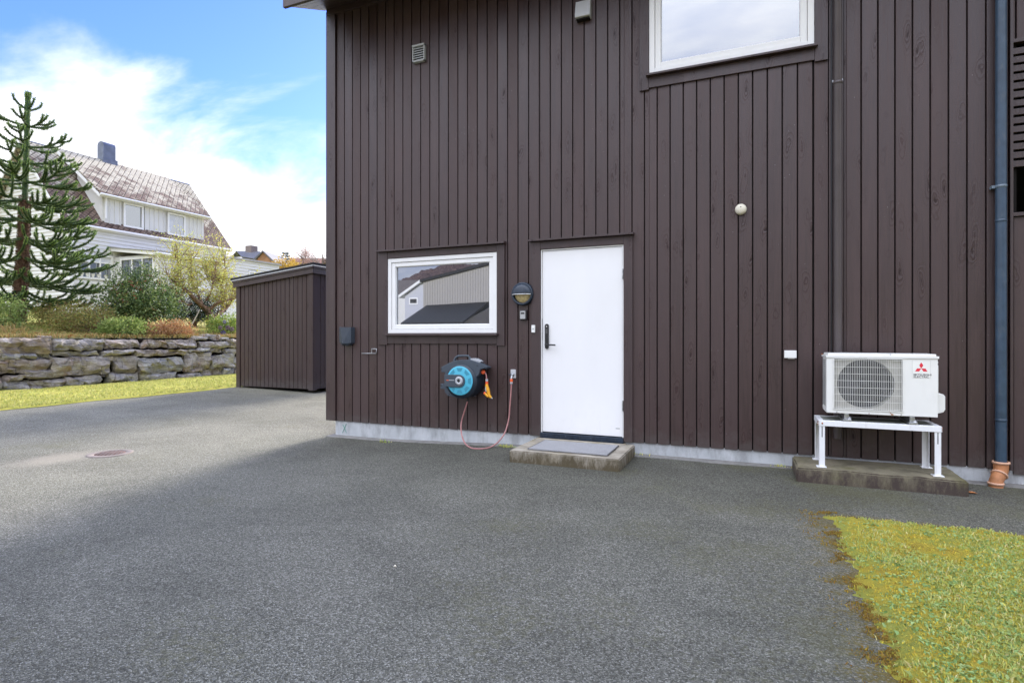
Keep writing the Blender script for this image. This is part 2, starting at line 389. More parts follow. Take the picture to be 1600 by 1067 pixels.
# slates
def _slate(name, ca, cb, lich, su=.30, sv=.22):
    m = Mat(name, .8, .25); X = m.xyz()
    # diamond tiles in (Y, Z) of the roof: rotated brick
    cm = m.n('ShaderNodeCombineXYZ'); m.l(m.math('DIVIDE', X[1], su), cm.inputs[0]); m.l(m.math('DIVIDE', X[2], sv), cm.inputs[1])
    rot = m.n('ShaderNodeMapping'); rot.inputs['Rotation'].default_value = (0, 0, R(45)); m.l(cm.outputs[0], rot.inputs[0])
    v = m.n('ShaderNodeTexVoronoi'); v.distance = 'CHEBYCHEV'; v.inputs['Scale'].default_value = 1.0; v.inputs['Randomness'].default_value = .07; m.l(rot.outputs[0], v.inputs['Vector'])
    sc = m.n('ShaderNodeSeparateXYZ'); m.l(v.outputs['Color'], sc.inputs[0])
    col = m.mix(sc.outputs[0], ca, cb)
    ln = m.noise(m.co((1, 1, 1)), 1.5, 8, .7)
    high = m.mr(X[2], 8.2, 11.4, -.10, .15)
    col = m.mix(m.mr(m.math('ADD', ln, high), .44, .58, 0, .85), col, lich)
    col = m.mix(m.mr(v.outputs[0], .40, .48, 0, .9), col, tuple(x*.22 for x in ca))
    m.color(col)
    m.bump(m.math('SUBTRACT', m.math('MULTIPLY', sc.outputs[1], .3), m.mr(v.outputs[0], .38, .5)), .03); return m.m
M['slate'] = _slate('lichen_diamond_slates', (.105, .068, .050), (.21, .15, .115), (.52, .48, .37), .21, .18)
M['siding'] = plain('white_siding_paint', (.66, .655, .61), .6, .4, var=.03, scale=2)
M['sidingtrim'] = plain('white_house_trim', (.80, .80, .77), .5, .4, var=.02)
M['chim'] = plain('chimney_metal', (.16, .18, .22), .45, .5, .5, var=.2, scale=3)
M['curtain'] = plain('lace_curtain', (.62, .64, .66), .9, .2, var=.1, scale=20)
M['indoor'] = plain('room_dark', (.06, .055, .05), .8, .2, var=.5, scale=2)

def _stone():
    m = Mat('fieldstone', .88, .25); co = m.co()
    oi = m.n('ShaderNodeObjectInfo')
    off = m.n('ShaderNodeCombineXYZ'); [m.l(m.math('MULTIPLY', oi.outputs['Random'], 23.0), off.inputs[i]) for i in range(3)]
    co = m.co((1, 1, 1), loc=off.outputs[0])
    lay = m.noise(m.co((1.2, 1.2, 7), loc=off.outputs[0]), 1.6, 9, .7, .8)
    base = m.ramp(oi.outputs['Random'], [(0, (.42, .39, .35)), (.3, (.52, .49, .44)), (.6, (.43, .35, .28)), (.85, (.40, .40, .39)), (1, (.56, .52, .45))])
    col = m.mix(m.mr(lay, .3, .7), m.mix(1.0, base, .35, 'MULTIPLY'), m.mix(1.0, base, 1.25, 'MULTIPLY'))
    col = m.mix(m.mr(m.noise(co, 3.2, 8, .72), .5, .66, 0, .75), col, (.66, .62, .55))
    col = m.mix(m.mr(m.noise(co, 1.9, 8, .75), .54, .70, 0, .7), col, (.26, .13, .06))
    cr = m.n('ShaderNodeTexVoronoi'); cr.feature = 'DISTANCE_TO_EDGE'; cr.inputs['Scale'].default_value = 2.2; m.l(m.co((1, .6, 2.2), loc=off.outputs[0]), cr.inputs['Vector'])
    col = m.mix(m.mr(cr.outputs[0], 0, .03, .6, 0), col, (.05, .04, .035))
    crk = m.noise(m.co((2, 2, 5), loc=off.outputs[0]), 9, 8, .8)
    col = m.mix(m.mr(crk, .28, .45, .75, 0), col, (.07, .055, .045))
    m.color(col); m.bump(lay, .10, 1.0); m.bump(m.noise(co, 22, 7, .75), .035, .9); return m.m
M['stone'] = _stone()
M['soil'] = plain('dark_soil', (.016, .012, .009), .95, .1, var=.5, scale=12, bump=.02)

def _asphalt():
    m = Mat('asphalt', .88, .16); co = m.co(); X = m.xyz()
    v = m.n('ShaderNodeTexVoronoi'); v.inputs['Scale'].default_value = 170; m.l(co, v.inputs['Vector'])
    sc = m.n('ShaderNodeSeparateXYZ'); m.l(v.outputs['Color'], sc.inputs[0])
    fine = m.noise(co, 260, 3, .7)
    g = m.math('ADD', m.math('MULTIPLY', sc.outputs[0], .62), m.math('MULTIPLY', fine, .5))
    col = m.ramp(g, [(.18, (.064, .062, .048)), (.45, (.128, .125, .101)), (.62, (.165, .161, .131)), (.82, (.27, .265, .222)), (1, (.58, .57, .52))])
    big = m.noise(co, .55, 5, .55, .4); mid = m.noise(m.co((1, .6, 1)), 1.9, 6, .6)
    st2 = m.noise(m.co((.6, .9, 1)), 1.1, 7, .62, .8)
    col = m.mix(m.mr(st2, .42, .62, .0, .36, True), col, m.mix(1.0, col, .58, 'MULTIPLY'))
    col = m.mix(m.mr(big, .40, .60, .0, .35, True), col, m.mix(1.0, col, (.66, .68, .66), 'MULTIPLY'))
    col = m.mix(m.mr(mid, .42, .66, 0, .14, True), col, m.mix(1.0, col, 1.35, 'MULTIPLY'))
    # old, drier yard asphalt towards the garden
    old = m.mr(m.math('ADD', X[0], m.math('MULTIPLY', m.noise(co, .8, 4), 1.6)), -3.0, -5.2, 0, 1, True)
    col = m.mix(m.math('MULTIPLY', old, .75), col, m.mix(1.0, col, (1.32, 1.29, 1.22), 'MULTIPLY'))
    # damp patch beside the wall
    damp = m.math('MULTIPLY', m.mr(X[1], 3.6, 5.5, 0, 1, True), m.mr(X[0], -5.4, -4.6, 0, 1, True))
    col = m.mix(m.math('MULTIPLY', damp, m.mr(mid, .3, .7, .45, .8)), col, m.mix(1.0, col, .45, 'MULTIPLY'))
    # silty fan around the manhole
    mh = PZ(172, 708, -.07)
    dx = m.math('MULTIPLY', m.math('SUBTRACT', X[0], mh.x-.22), 1.5); dy = m.math('SUBTRACT', X[1], mh.y-.38)
    dd = m.math('SQRT', m.math('ADD', m.math('MULTIPLY', dx, dx), m.math('MULTIPLY', dy, dy)))
    silt = m.mr(m.math('ADD', dd, m.math('MULTIPLY', m.noise(co, 3.5, 6, .65), .5)), .36, .9, .6, 0, True)
    col = m.mix(silt, col, (.33, .295, .235))
    # moss creeping out of the lawn edge and weeds at the wall foot
    mx = m.mr(X[0], -.15, .50, -.34, .16); my = m.mr(X[1], 4.38, 4.62, 0, -.5)
    edge = m.math('ADD', m.math('ADD', mx, my), m.noise(m.co((1, 1.5, 1)), 5.5, 9, .80))
    edge = m.math('ADD', edge, m.math('MULTIPLY', m.math('SUBTRACT', m.noise(co, 75, 4, .8), .5), .9))
    col = m.mix(m.mr(edge, .56, .70, 0, .85), col, (.16, .12, .022))
    col = m.mix(m.mr(m.math('ADD', edge, m.math('MULTIPLY', m.math('SUBTRACT', m.noise(co, 26, 4), .5), .5)), .70, .84, 0, .9), col, (.10, .050, .016))
    thin = m.mr(m.math('ADD', m.math('ADD', m.noise(co, 1.1, 5), m.mr(X[0], -2.5, .3, -.08, .10)), m.math('MULTIPLY', m.math('SUBTRACT', m.noise(co, 30, 4), .5), .6)), .56, .72, 0, .40)
    col = m.mix(thin, col, (.12, .115, .05))
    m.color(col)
    m.bump(m.math('ADD', v.outputs[0], m.math('MULTIPLY', fine, .4)), .006, .8); return m.m
M['asphalt'] = _asphalt()
def _moss(name, cols, s1=9):
    m = Mat(name, .95, .1); co = m.co()
    f = m.noise(co, s1, 8, .7); g = m.noise(co, s1*.22, 4, .6)
    k = m.math('ADD', m.math('MULTIPLY', f, .6), m.math('MULTIPLY', g, .45))
    m.color(m.ramp(k, [(.30+.09*i, c) for i, c in enumerate(cols)])); m.bump(m.noise(co, s1*9, 5, .75), .02); return m.m
M['lawn'] = _moss('mossy_lawn', [(.20, .12, .03), (.36, .28, .05), (.46, .38, .06), (.30, .33, .07), (.44, .38, .10)])
M['verge'] = _moss('yellow_verge', [(.26, .22, .05), (.38, .34, .08), (.48, .44, .10), (.34, .35, .07), (.52, .47, .14)], 4)
M['garden'] = _moss('garden_grass', [(.24, .19, .06), (.28, .27, .07), (.22, .24, .05), (.40, .33, .10), (.26, .26, .06)], 2)
M['terrain'] = _moss('far_ground', [(.06, .06, .02), (.08, .09, .03), (.07, .075, .03)], .3)
def leafm(name, cols, rough=.55, trans=.25):
    m = Mat(name, rough, .35); r = m.isl()
    n_ = len(cols); c = m.ramp(r, [((i+.5)/n_, x) for i, x in enumerate(cols)])
    m.color(c)
    t = m.n('ShaderNodeBsdfTranslucent'); m.l(c, t.inputs[0]); mx = m.n('ShaderNodeMixShader'); mx.inputs[0].default_value = trans
    m.l(m.b.outputs[0], mx.inputs[1]); m.l(t.outputs[0], mx.inputs[2]); m.l(mx.outputs[0], m.nt.nodes['Material Output'].inputs[0]); return m.m
M['blade'] = leafm('grass_blades', [(.30, .40, .11), (.44, .50, .12), (.62, .56, .16), (.36, .47, .14), (.70, .62, .30), (.60, .54, .09), (.40, .50, .15)], .6, .12)
M['clover'] = leafm('clover_leaves', [(.22, .36, .12), (.28, .42, .15), (.32, .44, .16), (.38, .48, .18)], .5, .1)
M['mosstuft'] = leafm('moss_tufts', [(.60, .48, .06), (.66, .54, .07), (.54, .48, .08), (.58, .40, .06)], .9, .1)
M['vergeblade'] = leafm('verge_blades', [(.46, .44, .14), (.36, .39, .11), (.52, .48, .20), (.28, .33, .09)], .6, .3)
M['drygrass'] = leafm('dry_grass', [(.42, .30, .11), (.30, .26, .08), (.20, .20, .05), (.48, .36, .17), (.32, .16, .05)], .7, .25)
M['mp'] = leafm('araucaria_leaves', [(.10, .15, .05), (.14, .20, .06), (.19, .25, .075), (.11, .16, .055)], .42, .08)
M['mptip'] = leafm('araucaria_young_leaves', [(.20, .30, .06), (.26, .36, .08), (.16, .26, .06)], .45, .12)
M['mpcore'] = plain('araucaria_stem', (.035, .07, .025), .7, .3, var=.3, scale=20)
M['mptrunk'] = plain('araucaria_bark', (.15, .085, .055), .85, .2, var=.4, scale=25, bump=.01)
M['holly'] = leafm('holly_leaves', [(.07, .13, .035), (.13, .20, .05), (.22, .30, .09), (.36, .42, .16), (.05, .09, .03)], .33, .1)
M['berry'] = plain('red_berries', (.34, .03, .018), .35, .5)
M['apple'] = leafm('yellow_apple_leaves', [(.55, .55, .14), (.46, .52, .16), (.62, .58, .14), (.36, .44, .13), (.58, .48, .10)], .5, .35)
M['bark'] = plain('apple_bark', (.27, .17, .12), .85, .2, var=.4, scale=14, bump=.01)
M['darkleaf'] = leafm('dark_shrub_leaves', [(.012, .035, .014), (.02, .05, .02), (.03, .06, .02)], .5, .1)
M['olive'] = leafm('olive_shrub_leaves', [(.18, .23, .06), (.28, .29, .07), (.34, .26, .08), (.26, .15, .06), (.38, .38, .09)], .6, .2)
M['lime'] = leafm('lime_plant_leaves', [(.28, .36, .09), (.22, .31, .09), (.40, .45, .15), (.17, .25, .06)], .5, .3)
M['fern'] = leafm('orange_fern', [(.48, .23, .09), (.42, .28, .13), (.54, .36, .20), (.32, .15, .07)], .7, .25)
M['hydl'] = leafm('hydrangea_leaves', [(.22, .33, .07), (.32, .40, .09), (.44, .46, .10), (.16, .25, .05)], .5, .25)
M['hydf'] = leafm('hydrangea_flowers', [(.12, .12, .30), (.18, .14, .32), (.22, .16, .28)], .7, .2)
M['hydf2'] = leafm('faded_hydrangea_flowers', [(.25, .15, .22), (.30, .20, .22), (.18, .13, .18)], .7, .2)
M['fyellow'] = leafm('autumn_yellow_leaves', [(.50, .33, .05), (.42, .26, .04), (.55, .40, .10)], .7, .3)
M['fpink'] = leafm('russet_twigs', [(.40, .24, .19), (.50, .34, .28), (.34, .22, .18)], .8, .2)
M['fcon'] = leafm('conifer_needles', [(.07, .10, .09), (.10, .13, .11)], .8, .1)
M['fbark'] = plain('pale_bark', (.23, .19, .17), .9, .2)

# ------------------------------------------------------------------ GROUND
def gz(x, y):
    if x > -13: z = -.07*sm(-1.8, -4.6, x)*(1-sm(-8, -11.5, x))
    else: z = 0
    return z
def garden_z(x, y):
    z = 1.20 + .42*sm(-15.2, -18.6, x) + .75*sm(-18.6, -31, x)
    return z
def grid(name, xs, ys, fz, mat, kind='structure', parent=None, smooth=True):
    X, Y = np.meshgrid(xs, ys, indexing='ij'); Z = np.vectorize(fz)(X, Y)
    V = np.stack([X, Y, Z], -1).reshape(-1, 3); nx, ny = len(xs), len(ys)
    i = np.arange(nx-1)[:, None]*ny + np.arange(ny-1)[None]; i = i.ravel()
    o = fastmesh(name, V, np.stack([i, i+ny, i+ny+1, i+1], -1), mat, parent, smooth=smooth)
    if kind: o['kind'] = kind
    return o
def wedge(lo, hi, n): return list(np.linspace(lo, hi, n))
def base_z(x, y):
    z = -.16
    z += 7*sm(38, 85, y)
    return z
grid('ground', wedge(-400, 300, 71), wedge(-320, 500, 83), base_z, M['terrain'])
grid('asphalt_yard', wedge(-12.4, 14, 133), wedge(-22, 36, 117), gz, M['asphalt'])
def verge_edge(y): return -11.33+.05*math.sin(y*1.7)+.04*math.sin(y*4.3+1)
VX = [0, .03, .1, .25, .5, .8, 1.2, 1.6, 2.0, 2.5, 3.0, 3.5, 4.2]
def build_verge():
    ys = wedge(-9, 30, 240); V = []; 
    for y in ys:
        e = verge_edge(y)+.03*mnoise.noise(Vector((y*6, 0, 0)))
        for i, d in enumerate(VX):
            x = e-d; z = gz(-11.5, y)+.006+.05*min(1, d/.12)*.6+.035*mnoise.noise(Vector((x*1.5, y*1.5, 3)))*min(1, d)
            V.append((x, y, z))
    n = len(VX); i = (np.arange(len(ys)-1)[:, None]*n+np.arange(n-1)[None]).ravel()
    o = fastmesh('grass_verge', np.array(V), np.stack([i, i+1, i+n+1, i+n], -1), M['verge'], smooth=True); o['kind'] = 'structure'
build_verge()
grid('garden_ground', [-70, -60, -50, -42, -36]+wedge(-33, -15.42, 45), wedge(-25, 110, 136),
     lambda x, y: garden_z(x, y)+.07*mnoise.noise(Vector((x*.9, y*.9, 0))), M['garden'])
# lawn at the lower right (its edge against the asphalt is straight, the border ragged)
LX, LY = .50, 4.36
def lawn_h(x, y):
    e = min(x-LX-.09*mnoise.noise(Vector((y*3, 1, 0)))-.08*mnoise.noise(Vector((y*8, 4, 0)))-.05*mnoise.noise(Vector((y*24, x*18, 0))), LY-y+.04*mnoise.noise(Vector((x*5, 7, 0)))+ .04*(x-.5))
    h = .026*sm(-.01, .10, e) - .012*(1-sm(-.05, .01, e))
    return h+.012*mnoise.noise(Vector((x*7, y*7, 0)))*sm(0, .1, e)+.012*mnoise.noise(Vector((x*19, y*19, 5)))*sm(0, .06, e), e
grid('lawn', wedge(.36, 3.0, 190)+wedge(3.1, 14, 40), wedge(-6, .9, 40)+wedge(1.0, 4.50, 240), lambda x, y: lawn_h(x, y)[0], M['lawn'])

def blades(name, pts, hmin, hmax, wd, mat, lean=.5, parent=None, leafy=False):
    """pts (n,3) -> one triangle-pair blade per point"""
    n = len(pts); a = rng.uniform(0, 2*np.pi, n); h = rng.uniform(hmin, hmax, n); ln = rng.uniform(.1, 1, n)*lean
    d = np.stack([np.cos(a), np.sin(a), np.zeros(n)], -1); b = rng.uniform(0, 2*np.pi, n)
    s = np.stack([np.cos(b), np.sin(b), np.zeros(n)], -1)*(wd*rng.uniform(.6, 1.3, n))[:, None]
    up = np.zeros((n, 3)); up[:, 2] = 1
    mid = pts+(up*.62+d*(ln*.35)[:, None])*h[:, None]; tip = pts+(up*(1-ln*.35)[:, None]+d*ln[:, None])*h[:, None]
    k = 1.0 if not leafy else 1.4
    V = np.stack([pts-s*.6, pts+s*.6, mid+s*k*.8, tip, mid-s*k*.8], 1).reshape(-1, 3)
    i = np.arange(n)*5; Fc = np.stack([i, i+1, i+2, i+3, i+4], -1)
    o = fastmesh(name, V, Fc, mat, parent); return o
def lawn_pts(n, x0, x1, y0, y1, patch=None, thr=0, near=True, emin=-.02):
    P = []
    while len(P) < n:
        x = random.uniform(x0, x1); y = random.uniform(y0, y1)
        if near and random.random() > 1.5/(max(.6, (x*x+y*y)**.5-1.2)): continue
        h, e = lawn_h(x, y)
        if e < emin: continue
        if e < .14 and random.random() > (e+.03)/.17*.9: continue
        if patch is not None and mnoise.noise(Vector((x*patch[0]+patch[1], y*patch[0], patch[2])))+.45*mnoise.noise(Vector((x*patch[0]*4, y*patch[0]*4, patch[2]))) < thr: continue
        P.append((x, y, h-.004))
    return np.array(P)
o = blades('grass', lawn_pts(44000, .40, 2.9, 1.2, 4.5, (2.6, 3, 1), -.12), .010, .032, .0029, M['blade'], 1.2); o['kind'] = 'stuff'
o = blades('clover', lawn_pts(12000, .50, 2.9, 1.2, 4.5, (1.9, 9, 4), .0, emin=.03), .009, .022, .0058, M['clover'], 1.6, leafy=True); o['kind'] = 'stuff'
o = blades('moss', lawn_pts(40000, .40, 2.9, 1.2, 4.5, (1.7, 5, 8), -.35), .006, .018, .0032, M['mosstuft'], 1.0); o['kind'] = 'stuff'
P = []
while len(P) < 6500:                       # moss and withered grass creeping over the asphalt edge
    y = random.uniform(1.2, 4.45); x = .56-abs(random.gauss(0, .085))
    if mnoise.noise(Vector((x*7, y*7, 2)))+.5*mnoise.noise(Vector((x*25, y*25, 2))) < .05+(.5-x)*.8: continue
    P.append((x, y, .001))
o = blades('edge_moss', np.array(P), .004, .015, .0032, leafm('brown_moss', [(.30, .17, .03), (.20, .11, .025), (.38, .27, .04), (.26, .20, .04)], .9, .1), 1.2); o['kind'] = 'stuff'
def verge_pts(n):
    P = []
    while len(P) < n:
        y = random.uniform(-1, 13); d = random.random()**1.3*3.4; x = verge_edge(y)-d-.01
        P.append((x, y, gz(-11.5, y)+.03))
    return np.array(P)
o = blades('verge_grass', verge_pts(26000), .03, .07, .007, M['vergeblade'], 1.0); o['kind'] = 'stuff'
P = []
for _ in range(9000):
    y = random.uniform(3, 16); x = -15.25-abs(random.gauss(0, .7)); P.append((x, y, garden_z(x, y)-.02))
o = blades('dry_wall_top_grass', np.array(P), .05, .17, .008, M['drygrass'], 1.1); o['kind'] = 'stuff'

# ------------------------------------------------------------------ BROWN HOUSE
house = thing('brown_house', 'dark brown board clad house with white door and white framed windows', 'house', (-1, 9, 0))
OPEN = [(-4.146, -2.654, 1.263, 2.187), (-.941, .556, 3.90, 5.15), (-2.125, -1.20, .10, 2.185)]
def boards(mb, x0, first, pitch, xend, z0, z1, Y, th=.018, gap=.011, opens=(), axis='X', flip=1):
    x = first-pitch
    def seg(a, b, c, d):
        if b-a < .006 or d-c < .01: return
        ch = .0025; y = Y
        pr = [(a, y+th), (a, y+ch), (a+ch, y), (b-ch, y), (b, y+ch), (b, y+th)]
        zs = []
        vs = [(p[0], p[1], c) for p in pr]+[(p[0], p[1], d) for p in pr]; n = len(pr)
        if axis == 'Y': vs = [(Y+flip*(v[1]-Y), v[0], v[2]) for v in vs]
        mb.add(vs, [(i, i+1, n+i+1, n+i) for i in range(n-1)]+[tuple(range(n))[::-1], tuple(range(n, 2*n))])
    while x < xend:
        a = max(x0, x+gap/2); b = min(xend, x+pitch-gap/2); x += pitch
        if b <= a: continue
        rects = [(a, b, z0, z1)]
        for (o0, o1, p0, p1) in opens:
            new = []
            for (a_, b_, c_, d_) in rects:
                if b_ <= o0 or a_ >= o1 or d_ <= p0 or c_ >= p1: new.append((a_, b_, c_, d_)); continue
                if a_ < o0: new.append((a_, o0, c_, d_))
                if b_ > o1: new.append((o1, b_, c_, d_))
                m0, m1 = max(a_, o0), min(b_, o1)
                if c_ < p0: new.append((m0, m1, c_, p0))
                if d_ > p1: new.append((m0, m1, p1, d_))
            rects = new
        for r_ in rects: seg(*r_)
mb = MB()
boards(mb, -4.955, -4.958, .128, .672, .125, 5.62, WY, opens=OPEN)
boards(mb, .812, .8, .128, 1.82, .125, 5.62, WY)
wall = mb.build('wall', M['clad'], house)
# backing (dark, seen in the grooves), with the openings left free
mb = MB()
def panel_with_holes(mb, x0, x1, z0, z1, y0, y1, holes):
    xs = sorted({x0, x1, *[h[0] for h in holes], *[h[1] for h in holes]}); zs = sorted({z0, z1, *[h[2] for h in holes], *[h[3] for h in holes]})
    for i in range(len(xs)-1):
        for k in range(len(zs)-1):
            cx, cz = (xs[i]+xs[i+1])/2, (zs[k]+zs[k+1])/2
            if any(h[0] < cx < h[1] and h[2] < cz < h[3] for h in holes): continue
            mb.box(xs[i], xs[i+1], y0, y1, zs[k], zs[k+1])
panel_with_holes(mb, -5.06, 8.0, .13, 5.66, WY+.0185, WY+.15, [h for h in OPEN if h[2] > .11]+[(-2.125, -1.20, .13, 2.185), (2.03, 3.2, 2.235, 3.62)])
mb.build('wall_backing', M['groove'], house)
# house body behind
mb = MB()
mb.box(-5.06, 8.0, 13.5, 13.6, .0, 5.6); mb.box(-5.06, -4.95, WY+.152, 13.5, .0, 5.6); mb.box(7.9, 8.0, WY+.152, 13.5, 0, 5.6)
mb.prism([(WY+.16, 5.55), (13.5, 5.55), (9.72, 7.25)], -5.05, -4.98, axis='X'); mb.prism([(WY+.16, 5.55), (13.5, 5.55), (9.72, 7.25)], 7.9, 7.99, axis='X')
mb.build('side_wall', M['trim'], house)
# corner boards and the joint strips
mb = MB(); mb.box(-5.113, -4.962, WY-.022, WY+.02, .125, 5.47, .003); mb.box(-5.113, -5.085, WY+.02, WY+.14, .125, 5.47, .002); build_each(mb, 'corner_board', M['trim'], house)
mb = MB(); mb.box(.676, .69, WY-.004, WY+.02, .125, 5.6, .002); mb.box(.795, .809, WY-.004, WY+.02, .125, 5.6, .002); build_each(mb, 'joint_board', M['trim'], house)
mb = MB(); mb.box(1.826, 1.965, WY-.012, WY+.016, .125, 5.9, .003); mb.box(1.972, 1.993, WY-.035, WY+.02, .125, 5.9, .003); build_each(mb, 'end_board', M['trim'], house)
# right bay
mb = MB()
z = 2.61
while z < 3.60:
    mb.box(1.995, 3.4, WY-.012, WY+.012, z, z+.050, .002); z += .071
mb.build('slat_screen', M['trim'], house)
mb = MB()
mb.box(1.995, 3.4, WY-.024, WY+.016, 3.625, 3.655, .003); mb.box(1.995, 3.4, WY-.024, WY+.016, 2.205, 2.235, .003)
build_each(mb, 'screen_rail', M['trim'], house)
mb = MB(); boards(mb, 1.995, 2.02, .128, 8.0, 3.66, 5.62, WY); boards(mb, 1.995, 2.30, .30, 8.0, .09, 2.20, WY-.002); boards(mb, 3.4, 3.5, .128, 8.0, 2.2, 3.66, WY)
mb.build('bay_cladding', M['clad'], house)
mb = MB(); mb.box(2.04, 3.3, 6.9, 6.95, 1.9, 4.0); mb.box(2.02, 3.35, WY+.2, 6.9, 2.0, 2.1); mb.build('bay_interior', M['groove'], house)
# foundation
mb = MB(); panel_with_holes(mb, -4.985, 8.0, -.25, .128, WY+.015, WY+.14, [])
mb.box(-4.985, -4.9, WY+.14, 13.4, -.25, .128); mb.build('foundation', M['found'], house)
mb = MB()
pts = []
n = 120
for i in range(n):
    xa = -5.04+i*(8.0+5.04)/n; xb = xa+(8.0+5.04)/n
    def e(x): return WY-.105+.028*mnoise.noise(Vector((x*2.1, 0, 0)))+.012*mnoise.noise(Vector((x*11, 3, 0)))
    za, zb = gz(xa, 6), gz(xb, 6)
    vs = [(xa, e(xa), za-.03), (xb, e(xb), zb-.03), (xb, e(xb)+.01, zb+.006), (xa, e(xa)+.01, za+.006), (xb, WY+.05, zb+.012), (xa, WY+.05, za+.012)]
    mb.add(vs, [(0, 1, 2, 3), (3, 2, 4, 5)])
mb.build('footing', M['footing'], house)
# green paint mark on the foundation corner
mb = MB()
for a, b in (((535.5, 663), (541, 676)), ((541, 662), (535, 676))):
    p, q = PY(*a, WY+.012), PY(*b, WY+.012); mb.tube([p, (p+q)/2+Vector((.004, 0, .004)), q], .0035, 5)
mb.build('paint_mark', plain('green_marker', (.10, .30, .22), .7), house)
# roof: 25 degree pitch, eave over the front wall
mb = MB()
def sz(y): return 5.20+(y-5.17)*.46
for k, (ya, yb) in enumerate(((5.19, 5.36), (5.366, 5.53), (5.536, 5.70), (5.706, 5.86))):
    vs = [(-5.155, ya, sz(ya)), (8.3, ya, sz(ya)), (8.3, yb, sz(yb)), (-5.155, yb, sz(yb))]
    mb.add(vs+[(v[0], v[1], v[2]+.02) for v in vs], [(0, 1, 2, 3), (4, 7, 6, 5), (0, 4, 5, 1), (1, 5, 6, 2), (2, 6, 7, 3), (3, 7, 4, 0)])
mb.build('soffit', M['trim'], house)
mb = MB(); mb.box(-5.17, 8.3, 5.145, 5.185, 5.18, 5.40, .004); mb.build('fascia', M['trim'], house)
mb = MB()
mb.prism([(5.19, sz(5.19)+.03), (9.72, sz(9.72)+.03), (9.72, sz(9.72)+.20), (5.19, sz(5.19)+.20)], -5.20, -5.165, axis='X')
mb.prism([(9.722, sz(9.72)+.03), (14.2, sz(5.24)+.03), (14.2, sz(5.24)+.20), (9.722, sz(9.72)+.20)], -5.20, -5.165, axis='X'); mb.build('barge_board', M['trim'], house)
mb = MB()
mb.prism([(5.1, sz(5.1)+.21), (9.72, sz(9.72)+.21), (14.3, sz(5.14)+.21), (14.3, sz(5.14)+.05), (9.72, sz(9.72)+.05), (5.2, sz(5.2)+.05)], -5.163, 8.32, axis='X')
mb.build('roof', M['blackmatt'], house)
mb = MB(); mb.box(-5.1, 8.0, WY-.03, WY+.02, 5.42, 5.50, .003); mb.build('eave_moulding', M['trim'], house)

# windows of the house
def window(x0, x1, z0, z1, parent, name='window', fr=.048, sash=.05, yf=WY-.012):
    mb = MB()
    def ring(a, b, c, d, w_, y0, y1, bv):
        mb.box(a, a+w_, y0, y1, c, d, bv); mb.box(b-w_, b, y0, y1, c, d, bv)
        mb.box(a+w_, b-w_, y0+.0005, y1, d-w_, d, bv); mb.box(a+w_, b-w_, y0+.0005, y1, c, c+w_, bv)
    ring(x0, x1, z0, z1, fr, yf, yf+.12, .003)
    f = mb.build(name, M['white_frame'], parent)
    mb = MB()
    g = .003; ring(x0+fr+g, x1-fr-g, z0+fr+g, z1-fr-g, sash, yf+.012, yf+.09, .004)
    ring(x0+fr+sash-.004, x1-fr-sash+.004, z0+fr+sash-.004, z1-fr-sash+.004, .014, yf+.024, yf+.085, .003)
    mb.build('sash', M['white_frame'], f)
    mb = MB(); k = fr+sash+.006; mb.box(x0+k, x1-k, yf+.045, yf+.051, z0+k, z1-k); mb.build('pane', M['glass'], f)
    mb = MB(); k2 = fr+sash-.001
    mb.box(x0+k2, x0+k2+.0001+.012, yf+.052, yf+.06, z0+k2, z1-k2); mb.build('gasket', M['black'], f)
    return f
w1 = window(*OPEN[0][:2], *OPEN[0][2:], house)
w2 = window(*OPEN[1][:2], *OPEN[1][2:], house, fr=.055, sash=.055)
def trimset(x0, x1, z0, z1, zt, side_low, xl, xr, cap=True, name='window_trim'):
    t = .024; y0 = WY-t; mb = MB()
    mb.box(xl, x0-.003, y0, WY-.001, side_low, zt, .003); mb.box(x1+.003, xr, y0, WY-.001, side_low, zt, .003)
    mb.box(x0-.001, x1+.001, y0+.003, WY-.001, z1+.003, zt-.001, .003)
    mb.box(x0-.001, x1+.001, y0+.003, WY-.001, side_low+.018, z0-.030, .003)
    o = mb.build(name, M['trim'], house)
    mb = MB()
    mb.prism([(WY-.075, z0-.030), (WY-.075, z0-.010), (WY+.02, z0-.002), (WY+.02, z0-.028)], x0-.025, x1+.025, .002, axis='X')
    mb.build('sill', M['trim'], o)
    if cap:
        mb = MB(); mb.prism([(WY-.07, zt+.002), (WY-.07, zt+.022), (WY-.001, zt+.030), (WY-.001, zt+.002)], xl-.012, xr+.012, .002, axis='X'); mb.build('drip_cap', M['trim'], o)
trimset(-4.146, -2.654, 1.263, 2.187, 2.272, 1.118, -4.285, -2.555)
trimset(-.941, .556, 3.90, 5.15, 5.3, 3.745, -1.035, .665)
# door
door_f = MB()
door_f.box(-2.122, -2.108, WY-.004, WY+.10, .165, 2.182, .002); door_f.box(-1.218, -1.203, WY-.004, WY+.10, .165, 2.182, .002); door_f.box(-2.107, -1.219, WY-.004, WY+.10, 2.167, 2.182, .002)
df = door_f.build('door_frame', M['white_frame'], house)
mb = MB(); mb.box(-2.104, -1.221, WY+.006, WY+.05, .172, 2.163, .003); door = mb.build('door', M['door'], house)
mb = MB(); mb.box(-2.108, -1.219, WY+.004, WY+.0055+.0003, 2.1635, 2.1665); mb.build('seal', M['black'], door)
mb = MB(); mb.box(-2.122, -1.203, WY-.03, WY+.06, .108, .163, .003)
for px in (854, 884, 931, 967):
    p = PY(px, 681, WY-.03); mb.lathe([(0, .003), (.004, .002), (.006, 0)], (p.x, WY-.030, .135), seg=10)
mb.build('threshold', M['kick'], house)
mb = MB(); mb.box(-2.15, -1.18, WY-.04, WY+.02, .090, .106, .002); mb.build('threshold_batten', M['wood'], house)
y0 = WY-.024; mb = MB()
